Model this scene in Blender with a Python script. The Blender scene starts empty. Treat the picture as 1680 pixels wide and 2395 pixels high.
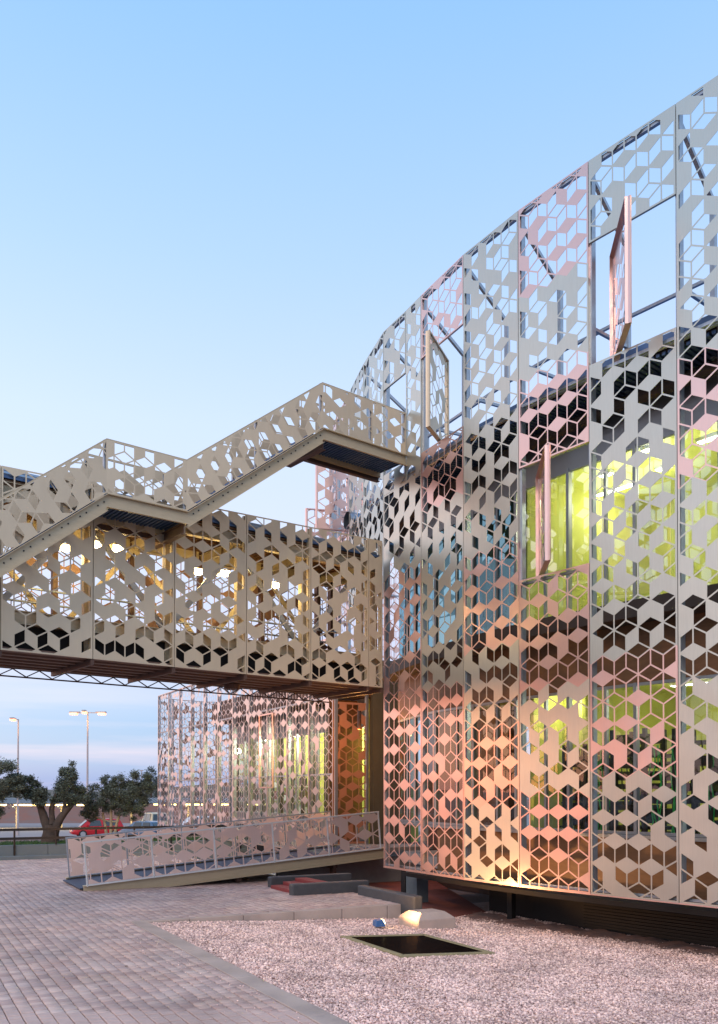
import bpy, math, random
import numpy as np
from mathutils import Vector, Matrix
V = Vector
R = math.radians
rng = random.Random(7)
sc = bpy.context.scene
COL = sc.collection
Z3 = V((0, 0, 1))

# ------------------------------------------------------------------ camera
EYE = 2.15
cam_d = bpy.data.cameras.new('camera')
cam = bpy.data.objects.new('camera', cam_d)
COL.objects.link(cam)
cam.location = (0, 0, EYE)
cam.rotation_euler = (R(90.7), 0, 0)
cam_d.sensor_fit = 'VERTICAL'
cam_d.sensor_height = 36.0
cam_d.sensor_width = 36.0
cam_d.lens = 36.0 * 2050 / 2395
cam_d.shift_y = (1856 - 2050 * math.tan(R(.7)) - 1197.5) / 2395
cam_d.clip_start = 0.1
cam_d.clip_end = 6000
sc.camera = cam

# ------------------------------------------------------------------ world: dusk sky
FILL_AZ, FILL_EL = R(203), R(36)      # added soft fill light, high behind the camera, apart from the sky's low glow
world = bpy.data.worlds.new('World')
sc.world = world
world.use_nodes = True
wn, wl = world.node_tree.nodes, world.node_tree.links
bg = wn['Background']
sky = wn.new('ShaderNodeTexSky')
sky.sky_type = 'NISHITA'
sky.sun_disc = False
sky.sun_elevation = R(1)
sky.sun_rotation = R(284)
sky.dust_density = 1.0
sky.ozone_density = 1.0
tc = wn.new('ShaderNodeTexCoord')
sep = wn.new('ShaderNodeSeparateXYZ')
wl.new(tc.outputs['Generated'], sep.inputs[0])
ramp = wn.new('ShaderNodeValToRGB')
cr = ramp.color_ramp
cr.interpolation = 'LINEAR'
stops = [(0.0, (.12, .32, .62)), (.037, (.09, .34, .68)), (.076, (.09, .31, .67)), (.148, (.38, .41, .66)),
         (.29, (.47, .53, .72)), (.386, (.44, .54, .76)), (.52, (.32, .48, .77)), (.67, (.21, .41, .74)), (1.0, (.14, .32, .64))]
while len(cr.elements) < len(stops):
    cr.elements.new(.5)
for el, (p, c) in zip(cr.elements, stops):
    el.position = p
    el.color = (*c, 1)
wl.new(sep.outputs['Z'], ramp.inputs[0])
# thin cloud streaks near the horizon
mapn = wn.new('ShaderNodeMapping')
mapn.inputs['Scale'].default_value = (1.6, 1.6, 22)
wl.new(tc.outputs['Generated'], mapn.inputs[0])
cn = wn.new('ShaderNodeTexNoise')
cn.inputs['Scale'].default_value = 2.2
cn.inputs['Detail'].default_value = 5
wl.new(mapn.outputs[0], cn.inputs[0])
cr2 = wn.new('ShaderNodeValToRGB')
cr2.color_ramp.elements[0].position = .47
cr2.color_ramp.elements[1].position = .95
wl.new(cn.outputs['Fac'], cr2.inputs[0])
band = wn.new('ShaderNodeMapRange')
band.inputs['From Min'].default_value = .16
band.inputs['From Max'].default_value = .03
wl.new(sep.outputs['Z'], band.inputs[0])
mul = wn.new('ShaderNodeMath')
mul.operation = 'MULTIPLY'
wl.new(cr2.outputs[0], mul.inputs[0])
wl.new(band.outputs[0], mul.inputs[1])
mixc = wn.new('ShaderNodeMix')
mixc.data_type = 'RGBA'
wl.new(mul.outputs[0], mixc.inputs[0])
wl.new(ramp.outputs[0], mixc.inputs[6])
mixc.inputs[7].default_value = (.60, .54, .72, 1)
addn = wn.new('ShaderNodeMix')
addn.data_type = 'RGBA'
addn.blend_type = 'ADD'
addn.inputs[0].default_value = 0.20
wl.new(mixc.outputs[2], addn.inputs[6])
wl.new(sky.outputs[0], addn.inputs[7])
wl.new(addn.outputs[2], bg.inputs[0])
bg.inputs[1].default_value = 1.0

fill_sun_d = bpy.data.lights.new('sun', 'SUN')
fill_sun_d.energy = 1.5
fill_sun_d.angle = R(35)
fill_sun_d.color = (1.0, .80, .70)
sun = bpy.data.objects.new('sun', fill_sun_d)
COL.objects.link(sun)
sdir = V((math.sin(FILL_AZ) * math.cos(FILL_EL), math.cos(FILL_AZ) * math.cos(FILL_EL), math.sin(FILL_EL)))
sun.rotation_euler = (-sdir).to_track_quat('-Z', 'Y').to_euler()

sc.render.engine = 'CYCLES'
sc.view_settings.view_transform = 'Standard'
sc.view_settings.look = 'None'
sc.view_settings.exposure = 0.36
sc.view_settings.gamma = 1.0
sc.cycles.use_denoising = True
sc.cycles.max_bounces = 7
sc.cycles.transparent_max_bounces = 24
sc.cycles.sample_clamp_indirect = 6
sc.cycles.caustics_reflective = False
sc.cycles.caustics_refractive = False

# ------------------------------------------------------------------ helpers
def tag(o, label=None, cat=None, group=None, kind=None):
    if label: o['label'] = label
    if cat: o['category'] = cat
    if group: o['group'] = group
    if kind: o['kind'] = kind
    return o


def empty(name, loc, label, cat, group=None):
    o = bpy.data.objects.new(name, None)
    o.empty_display_size = .2
    COL.objects.link(o)
    o.location = loc
    tag(o, label, cat, group)
    return o


def link_mesh(name, me, mat, parent=None):
    o = bpy.data.objects.new(name, me)
    if mat is not None and len(me.materials) == 0:
        me.materials.append(mat)
    COL.objects.link(o)
    if parent is not None:
        o.parent = parent
        # parents are unrotated empties or meshes: keep world-space vertices
        off = V((0, 0, 0))
        p = parent
        while p is not None:
            off += V(p.location)
            p = p.parent
        o.location = -off
    return o


class MB:
    def __init__(s):
        s.v, s.f = [], []

    def add(s, vs, fs):
        n = len(s.v)
        s.v.extend([tuple(x) for x in vs])
        s.f.extend([tuple(i + n for i in f) for f in fs])
        return s

    def box(s, c, ax, ay, az):
        """centre c, half-extent vectors ax ay az"""
        c, ax, ay, az = V(c), V(ax), V(ay), V(az)
        vs = [c + ax * i + ay * j + az * k for k in (-1, 1) for j in (-1, 1) for i in (-1, 1)]
        return s.add(vs, [(0, 2, 3, 1), (4, 5, 7, 6), (0, 1, 5, 4), (2, 6, 7, 3), (0, 4, 6, 2), (1, 3, 7, 5)])

    def abox(s, x0, x1, y0, y1, z0, z1):
        return s.box(((x0 + x1) / 2, (y0 + y1) / 2, (z0 + z1) / 2), ((x1 - x0) / 2, 0, 0), (0, (y1 - y0) / 2, 0), (0, 0, (z1 - z0) / 2))

    def beam(s, p, q, w, h, up=Z3):
        p, q = V(p), V(q)
        d = (q - p)
        L = d.length
        d = d / L
        up = V(up)
        if abs(d.dot(up)) > .99:
            up = V((B2.x, B2.y, 0)) if 'B2' in globals() else V((0, 1, 0))
        side = d.cross(up).normalized()
        u = side.cross(d).normalized()
        return s.box((p + q) / 2, d * (L / 2), side * (w / 2), u * (h / 2))

    def ibeam(s, p, q, w, h, t=.014, up=Z3):
        p, q, up = V(p), V(q), V(up)
        s.beam(p + up * (h / 2 - t / 2), q + up * (h / 2 - t / 2), w, t)
        s.beam(p - up * (h / 2 - t / 2), q - up * (h / 2 - t / 2), w, t)
        s.beam(p, q, t, h - 2 * t)
        return s

    def prism(s, poly, ext):
        poly = [V(p) for p in poly]
        ext = V(ext)
        n = len(poly)
        fs = [tuple(range(n)), tuple(range(2 * n - 1, n - 1, -1))]
        fs += [(i, i + n, (i + 1) % n + n, (i + 1) % n) for i in range(n)]
        return s.add(poly + [p + ext for p in poly], fs)

    def cyl(s, p, q, r0, r1=None, n=10, cap=True):
        p, q = V(p), V(q)
        r1 = r0 if r1 is None else r1
        d = (q - p).normalized()
        a = d.cross(V((1, 0, 0)) if abs(d.x) < .8 else V((0, 1, 0))).normalized()
        b = d.cross(a)
        vs = []
        for c, r in ((p, r0), (q, r1)):
            vs += [c + (a * math.cos(2 * math.pi * i / n) + b * math.sin(2 * math.pi * i / n)) * r for i in range(n)]
        fs = [(i, (i + 1) % n, (i + 1) % n + n, i + n) for i in range(n)]
        if cap:
            fs += [tuple(range(n - 1, -1, -1)), tuple(range(n, 2 * n))]
        return s.add(vs, fs)

    def mesh(s, name, mat=None, smooth=False):
        me = bpy.data.meshes.new(name)
        me.from_pydata(s.v, [], s.f)
        if smooth:
            me.polygons.foreach_set('use_smooth', [True] * len(me.polygons))
        me.update()
        if mat is not None:
            me.materials.append(mat)
        return me

    def build(s, name, mat, parent=None, smooth=False, bevel=0):
        o = link_mesh(name, s.mesh(name, mat, smooth), mat, parent)
        if bevel:
            m = o.modifiers.new('bevel', 'BEVEL')
            m.width = bevel
            m.segments = 2
            m.limit_method = 'ANGLE'
        return o


def np_mesh(name, verts, tris, mat, parent=None):
    me = bpy.data.meshes.new(name)
    me.vertices.add(len(verts))
    me.vertices.foreach_set('co', np.asarray(verts, np.float32).ravel())
    k = tris.shape[1]
    me.loops.add(tris.size)
    me.loops.foreach_set('vertex_index', tris.astype(np.int32).ravel())
    me.polygons.add(len(tris))
    me.polygons.foreach_set('loop_start', np.arange(0, tris.size, k, dtype=np.int32))
    me.update(calc_edges=True)
    me.validate()
    return link_mesh(name, me, mat, parent)


def light(name, kind, loc, energy, color, parent=None, aim=None, size=.3, spot=None, blend=.6):
    d = bpy.data.lights.new(name, kind)
    d.energy = energy
    d.color = color
    if kind == 'AREA':
        d.shape = 'RECTANGLE'
        d.size, d.size_y = size if isinstance(size, tuple) else (size, size)
    else:
        d.shadow_soft_size = size
    if kind == 'SPOT':
        d.spot_size = spot
        d.spot_blend = blend
    o = bpy.data.objects.new(name, d)
    COL.objects.link(o)
    o.location = loc
    if aim is not None:
        o.rotation_euler = (V(aim) - V(loc)).to_track_quat('-Z', 'Y').to_euler()
    if parent is not None:
        o.parent = parent
        o.location = V(loc) - V(parent.location)
    return o

# ------------------------------------------------------------------ materials
def mat(name, color, rough=.6, metal=0., noise=None, bump=None, island=0., spec=.5, streak=None, sheetmetal=False, dirt=None):
    """noise=(scale, amount, colour2), bump=(scale, strength), island=value variation per loose piece"""
    m = bpy.data.materials.new(name)
    m.use_nodes = True
    n, l = m.node_tree.nodes, m.node_tree.links
    p = n['Principled BSDF']
    p.inputs['Base Color'].default_value = (*color, 1)
    p.inputs['Roughness'].default_value = rough
    p.inputs['Metallic'].default_value = metal
    p.inputs['Specular IOR Level'].default_value = spec
    t = n.new('ShaderNodeTexCoord')
    cur = None
    if noise:
        s, a, c2 = noise
        x = n.new('ShaderNodeTexNoise')
        x.inputs['Scale'].default_value = s
        x.inputs['Detail'].default_value = 6
        x.inputs['Roughness'].default_value = .65
        if streak:
            mp = n.new('ShaderNodeMapping')
            mp.inputs['Scale'].default_value = streak
            l.new(t.outputs['Object'], mp.inputs[0])
            l.new(mp.outputs[0], x.inputs[0])
        else:
            l.new(t.outputs['Object'], x.inputs[0])
        rr = n.new('ShaderNodeMapRange')
        rr.inputs['From Min'].default_value = .35
        rr.inputs['From Max'].default_value = .7
        rr.inputs['To Max'].default_value = a
        l.new(x.outputs['Fac'], rr.inputs[0])
        mx = n.new('ShaderNodeMix')
        mx.data_type = 'RGBA'
        mx.inputs[6].default_value = (*color, 1)
        mx.inputs[7].default_value = (*c2, 1)
        l.new(rr.outputs[0], mx.inputs[0])
        cur = mx.outputs[2]
        rm = n.new('ShaderNodeMapRange')
        rm.inputs['To Min'].default_value = max(rough - .08, .03)
        rm.inputs['To Max'].default_value = min(rough + .1, 1)
        l.new(x.outputs['Fac'], rm.inputs[0])
        l.new(rm.outputs[0], p.inputs['Roughness'])
    if island:
        g = n.new('ShaderNodeNewGeometry')
        hsv = n.new('ShaderNodeHueSaturation')
        mr = n.new('ShaderNodeMapRange')
        mr.inputs['To Min'].default_value = 1 - island
        mr.inputs['To Max'].default_value = 1 + island
        l.new(g.outputs['Random Per Island'], mr.inputs[0])
        l.new(mr.outputs[0], hsv.inputs['Value'])
        sm = n.new('ShaderNodeMath')
        sm.operation = 'MULTIPLY_ADD'
        sm.inputs[1].default_value = .03 * min(1, island * 3)
        sm.inputs[2].default_value = .5 - .015 * min(1, island * 3)
        l.new(g.outputs['Random Per Island'], sm.inputs[0])
        l.new(sm.outputs[0], hsv.inputs['Hue'])
        if cur is not None:
            l.new(cur, hsv.inputs['Color'])
        else:
            hsv.inputs['Color'].default_value = (*color, 1)
        cur = hsv.outputs[0]
    if dirt:
        # stains laid over the whole surface in world position
        gp = n.new('ShaderNodeNewGeometry')
        dx = n.new('ShaderNodeTexNoise')
        dx.inputs['Scale'].default_value = dirt[0]
        dx.inputs['Detail'].default_value = 8
        dx.inputs['Roughness'].default_value = .7
        l.new(gp.outputs['Position'], dx.inputs[0])
        dm = n.new('ShaderNodeMapRange')
        dm.inputs['From Min'].default_value = .36
        dm.inputs['From Max'].default_value = .58
        dm.inputs['To Min'].default_value = dirt[1]
        dm.inputs['To Max'].default_value = 1.06
        l.new(dx.outputs['Fac'], dm.inputs[0])
        dh = n.new('ShaderNodeHueSaturation')
        l.new(dm.outputs[0], dh.inputs['Value'])
        l.new(cur, dh.inputs['Color'])
        cur = dh.outputs[0]
    if sheetmetal:
        oi = n.new('ShaderNodeObjectInfo')
        mr = n.new('ShaderNodeMapRange')
        mr.inputs['To Min'].default_value = .90
        mr.inputs['To Max'].default_value = 1.06
        l.new(oi.outputs['Random'], mr.inputs[0])
        hs = n.new('ShaderNodeHueSaturation')
        l.new(mr.outputs[0], hs.inputs['Value'])
        l.new(cur, hs.inputs['Color'])
        cur = hs.outputs[0]
        wx = n.new('ShaderNodeTexNoise')
        wx.inputs['Scale'].default_value = 1.7
        wx.inputs['Detail'].default_value = 1
        l.new(t.outputs['Object'], wx.inputs[0])
        wb = n.new('ShaderNodeBump')
        wb.inputs['Strength'].default_value = .30
        wb.inputs['Distance'].default_value = .03
        l.new(wx.outputs['Fac'], wb.inputs['Height'])
        l.new(wb.outputs[0], p.inputs['Normal'])
    if cur is not None:
        l.new(cur, p.inputs['Base Color'])
    if bump:
        x = n.new('ShaderNodeTexNoise')
        x.inputs['Scale'].default_value = bump[0]
        x.inputs['Detail'].default_value = 4
        l.new(t.outputs['Object'], x.inputs[0])
        b = n.new('ShaderNodeBump')
        b.inputs['Strength'].default_value = bump[1]
        b.inputs['Distance'].default_value = .01
        l.new(x.outputs['Fac'], b.inputs['Height'])
        l.new(b.outputs[0], p.inputs['Normal'])
    return m


def emit(name, color, strength):
    m = bpy.data.materials.new(name)
    m.use_nodes = True
    p = m.node_tree.nodes['Principled BSDF']
    p.inputs['Base Color'].default_value = (.8, .8, .8, 1)
    p.inputs['Emission Color'].default_value = (*color, 1)
    p.inputs['Emission Strength'].default_value = strength
    return m


def wet(name):
    m = bpy.data.materials.new(name)
    m.use_nodes = True
    n, l = m.node_tree.nodes, m.node_tree.links
    n.remove(n['Principled BSDF'])
    d = n.new('ShaderNodeBsdfDiffuse')
    d.inputs[0].default_value = (.004, .003, .003, 1)
    g = n.new('ShaderNodeBsdfGlossy')
    g.inputs['Roughness'].default_value = .22
    x = n.new('ShaderNodeTexNoise')
    x.inputs['Scale'].default_value = 24
    t = n.new('ShaderNodeTexCoord')
    l.new(t.outputs['Object'], x.inputs[0])
    b = n.new('ShaderNodeBump')
    b.inputs['Strength'].default_value = .5
    b.inputs['Distance'].default_value = .01
    l.new(x.outputs['Fac'], b.inputs['Height'])
    l.new(b.outputs[0], g.inputs['Normal'])
    mx = n.new('ShaderNodeMixShader')
    mx.inputs[0].default_value = .035
    l.new(d.outputs[0], mx.inputs[1])
    l.new(g.outputs[0], mx.inputs[2])
    l.new(mx.outputs[0], n['Material Output'].inputs[0])
    return m


def glass(name, tint=(.90, .95, .93), ior=3.0, rough=.01, refl=(.9, .97, 1)):
    m = bpy.data.materials.new(name)
    m.use_nodes = True
    n, l = m.node_tree.nodes, m.node_tree.links
    n.remove(n['Principled BSDF'])
    tr = n.new('ShaderNodeBsdfTransparent')
    tr.inputs[0].default_value = (*tint, 1)
    gl = n.new('ShaderNodeBsdfGlossy')
    gl.inputs['Roughness'].default_value = rough
    gl.inputs[0].default_value = (*refl, 1)
    fr = n.new('ShaderNodeFresnel')
    fr.inputs[0].default_value = ior
    mx = n.new('ShaderNodeMixShader')
    # only the outer face of a pane mirrors; its back face lets light through
    ge = n.new('ShaderNodeNewGeometry')
    ml = n.new('ShaderNodeMath')
    ml.operation = 'MULTIPLY_ADD'
    ml.inputs[1].default_value = -1
    ml.inputs[2].default_value = 1
    l.new(ge.outputs['Backfacing'], ml.inputs[0])
    m2 = n.new('ShaderNodeMath')
    m2.operation = 'MULTIPLY'
    l.new(fr.outputs[0], m2.inputs[0])
    l.new(ml.outputs[0], m2.inputs[1])
    l.new(m2.outputs[0], mx.inputs[0])
    l.new(tr.outputs[0], mx.inputs[1])
    l.new(gl.outputs[0], mx.inputs[2])
    l.new(mx.outputs[0], n['Material Output'].inputs[0])
    return m


M = {}
M['grey'] = mat('champagne_sheet', (.60, .58, .49), .33, .82, (9, .5, (.52, .505, .43)), None, streak=(7, 7, .35), sheetmetal=True)
M['pink'] = mat('copper_pink_sheet', (.84, .55, .475), .30, .88, (9, .5, (.75, .53, .47)), None, streak=(7, 7, .35), sheetmetal=True)
M['pinkmatte'] = mat('pink_coated_sheet', (.86, .64, .55), .45, .15, (9, .5, (.78, .57, .48)), None, streak=(7, 7, .35), sheetmetal=True)
M['wingpink'] = mat('pale_copper_sheet', (.76, .64, .60), .32, .85, (9, .5, (.68, .57, .53)), None, streak=(7, 7, .35), sheetmetal=True)
M['beige'] = mat('beige_coated_sheet', (.68, .56, .39), .45, .25, (5, .3, (.60, .49, .34)), None, streak=(2, 2, .5), sheetmetal=True)
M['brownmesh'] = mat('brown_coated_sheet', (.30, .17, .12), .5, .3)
M['rust'] = mat('rust_orange_sheet', (.48, .22, .13), .5, .4, (8, .4, (.38, .17, .10)))
M['galv'] = mat('galvanised_steel', (.42, .46, .50), .42, .8, (14, .5, (.30, .33, .37)))
M['steel_beige'] = mat('painted_steel_beige', (.56, .46, .30), .5, .15, (6, .5, (.44, .35, .22)), streak=(1, 1, 4))
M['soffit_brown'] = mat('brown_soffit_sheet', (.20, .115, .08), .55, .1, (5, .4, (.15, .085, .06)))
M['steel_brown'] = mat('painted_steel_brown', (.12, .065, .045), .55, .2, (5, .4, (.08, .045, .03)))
M['blue_grate'] = mat('blue_corrugated', (.10, .17, .31), .42, .5, (7, .4, (.06, .11, .22)))
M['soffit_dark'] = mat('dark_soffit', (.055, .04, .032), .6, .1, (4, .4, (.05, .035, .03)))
M['wood'] = mat('brown_cladding', (.21, .105, .045), .5, .1, (3, .5, (.13, .065, .03)), streak=(1, 1, 6))
M['lime'] = mat('lime_wall', (.50, .50, .10), .7)
M['deck'] = mat('slate_deck', (.06, .075, .11), .6, .2, (12, .5, (.04, .05, .08)))
M['olive_wall'] = mat('olive_brown_panel', (.10, .085, .05), .55, .2, (3, .5, (.07, .055, .03)))
M['limelight'] = mat('pale_lime_wall', (.64, .66, .16), .7)
M['white'] = mat('white_paint', (.75, .75, .72), .6)
M['frame'] = mat('window_frame_grey', (.30, .33, .35), .4, .6)
M['black'] = mat('black_metal', (.012, .012, .014), .45, .2)
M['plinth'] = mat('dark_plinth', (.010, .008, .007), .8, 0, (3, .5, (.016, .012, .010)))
M['concrete'] = mat('concrete', (.34, .32, .29), .85, 0, (5, .6, (.26, .23, .20)), (40, .25))
M['kerb'] = mat('kerb_concrete', (.56, .45, .385), .9, 0, (4, .8, (.40, .31, .25)), (60, .35), spec=.15, dirt=(2.0, .7))
M['darkkerb'] = mat('black_painted_concrete', (.055, .058, .062), .55, 0, (6, .6, (.09, .09, .09)), (30, .35))
M['wallgreen'] = mat('grey_green_concrete', (.13, .16, .17), .85, 0, (2, .6, (.18, .20, .20)), (30, .3))
M['redstep'] = mat('red_tiles', (.30, .05, .04), .6, 0, (8, .6, (.20, .035, .03)), island=.15)
M['redfloor'] = mat('red_floor', (.24, .07, .05), .75, 0, (4, .6, (.15, .05, .04)))
M['brick'] = mat('paver', (.51, .39, .345), .62, 0, (1.1, .8, (.58, .38, .305)), (45, .35), island=.19, spec=.3, dirt=(.8, .74))
M['joint'] = mat('paver_joint', (.13, .10, .09), .95, 0, (30, .7, (.26, .20, .17)))
M['gravelstone'] = mat('gravel_stone', (.88, .63, .55), .75, 0, (1.3, .7, (.68, .45, .37)), None, island=.48, dirt=(1.1, .72))
M['yellowframe'] = mat('mossy_concrete_frame', (.34, .29, .15), .8, 0, (9, .6, (.24, .20, .12)), (40, .4))
M['wetblack'] = wet('wet_bitumen')
M['trunk'] = mat('olive_bark', (.075, .055, .042), .9, 0, (9, .7, (.035, .027, .022)), (22, 1.0))
M['paletrunk'] = mat('pale_stakes', (.42, .34, .22), .8)
M['leaf'] = mat('olive_leaf', (.09, .115, .085), .6, 0, None, None, island=.5)
M['leaf2'] = mat('olive_leaf_grey', (.12, .14, .10), .6, 0, None, None, island=.4)
M['pineleaf'] = mat('far_tree_leaf', (.06, .08, .07), .7, 0, None, None, island=.3)
M['grass'] = mat('grass_blades', (.05, .12, .03), .7, 0, None, None, island=.35)
M['asphalt'] = mat('car_park_asphalt', (.24, .22, .22), .85, 0, (.6, .6, (.29, .25, .24)))
M['road'] = mat('pale_drive', (.42, .34, .32), .85, 0, (.5, .5, (.34, .28, .27)))
M['redsoil'] = mat('red_soil', (.24, .10, .065), .95, 0, (.5, .9, (.17, .13, .11)), (4, .5))
M['hill'] = mat('hill_scrub', (.10, .10, .08), .95, 0, (.03, .8, (.15, .11, .08)))
M['red_paint'] = mat('red_car_paint', (.45, .012, .018), .25, .1)
M['blue_paint'] = mat('blue_grey_car_paint', (.10, .16, .23), .25, .4)
M['beige_paint'] = mat('beige_car_paint', (.50, .45, .30), .28, .3)
M['white_paint'] = mat('silver_white_car_paint', (.60, .66, .70), .25, .2)
M['carglass'] = mat('car_glass', (.02, .03, .035), .06, 0, spec=.9)
M['tyre'] = mat('tyre_rubber', (.015, .015, .015), .85)
M['rim'] = mat('wheel_rim', (.5, .5, .52), .35, .8)
M['pole'] = mat('lamp_pole_paint', (.42, .37, .36), .5, .3)
M['lamp_orange'] = emit('sodium_lens', (1, .27, .025), 1.8)
M['lamp_yellow'] = emit('warm_flood_lens', (1, .78, .35), 14)
M['lamp_tube'] = emit('warm_tube', (1, .68, .22), 7)
M['lamp_white'] = emit('ceiling_diffuser', (1, .97, .85), 9)
M['lamp_red'] = emit('tail_lamp', (1, .05, .05), .6)
M['blue_lamp'] = mat('blue_lamp_housing', (.06, .16, .36), .4, .2)
M['glass'] = glass('window_glass')
M['glass_dark'] = glass('tinted_window_glass', (.40, .5, .5), 3.6, refl=(.42, .82, 1.0))
M['glass_low'] = glass('clear_window_glass', (.93, .97, .95), 1.7)
M['cable'] = mat('green_cable', (.02, .35, .08), .5)
M['duct'] = mat('spiral_duct', (.30, .36, .42), .3, .9, bump=(60, .4))

# ------------------------------------------------------------------ site axes (plan)
U2, B2 = V((.628, -.778)), V((.778, .628))          # main facade direction, bridge direction
C2, R2 = V((.47, -.883)), V((.883, .47))            # paving courses, ramp direction
def v3(p, z=0.): return V((p[0], p[1], z))
U3, B3, C3, R3 = v3(U2), v3(B2), v3(C2), v3(R2)

# ------------------------------------------------------------------ perforated sheet generator
def clip(poly, a, b):
    """keep the part of convex poly left of a->b"""
    out = []
    nx, ny = -(b[1] - a[1]), b[0] - a[0]
    L = math.hypot(nx, ny)
    nx /= L
    ny /= L
    ds = [(p[0] - a[0]) * nx + (p[1] - a[1]) * ny for p in poly]
    n = len(poly)
    for i in range(n):
        p, q, dp, dq = poly[i], poly[(i + 1) % n], ds[i], ds[(i + 1) % n]
        if dp >= 0: out.append(p)
        if (dp > 1e-9 and dq < -1e-9) or (dp < -1e-9 and dq > 1e-9):
            t = dp / (dp - dq)
            out.append((p[0] + (q[0] - p[0]) * t, p[1] + (q[1] - p[1]) * t))
    res = []
    for p in out:
        if not res or math.hypot(p[0] - res[-1][0], p[1] - res[-1][1]) > 1e-5: res.append(p)
    if len(res) > 1 and math.hypot(res[0][0] - res[-1][0], res[0][1] - res[-1][1]) < 1e-5: res.pop()
    return res


def inset(poly, d):
    res = poly
    n = len(poly)
    for i in range(n):
        a, b = poly[i], poly[(i + 1) % n]
        L = math.hypot(b[0] - a[0], b[1] - a[1])
        if L < 1e-6: continue
        nx, ny = -(b[1] - a[1]) / L * d, (b[0] - a[0]) / L * d
        res = clip(res, (a[0] + nx, a[1] + ny), (b[0] + nx, b[1] + ny))
        if len(res) < 3: return []
    return res


def area(p):
    return .5 * sum(p[i][0] * p[(i + 1) % len(p)][1] - p[(i + 1) % len(p)][0] * p[i][1] for i in range(len(p)))


def clip_to(poly, reg):
    for i in range(len(reg)):
        poly = clip(poly, reg[i], reg[(i + 1) % len(reg)])
        if len(poly) < 3: return []
    return poly


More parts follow.
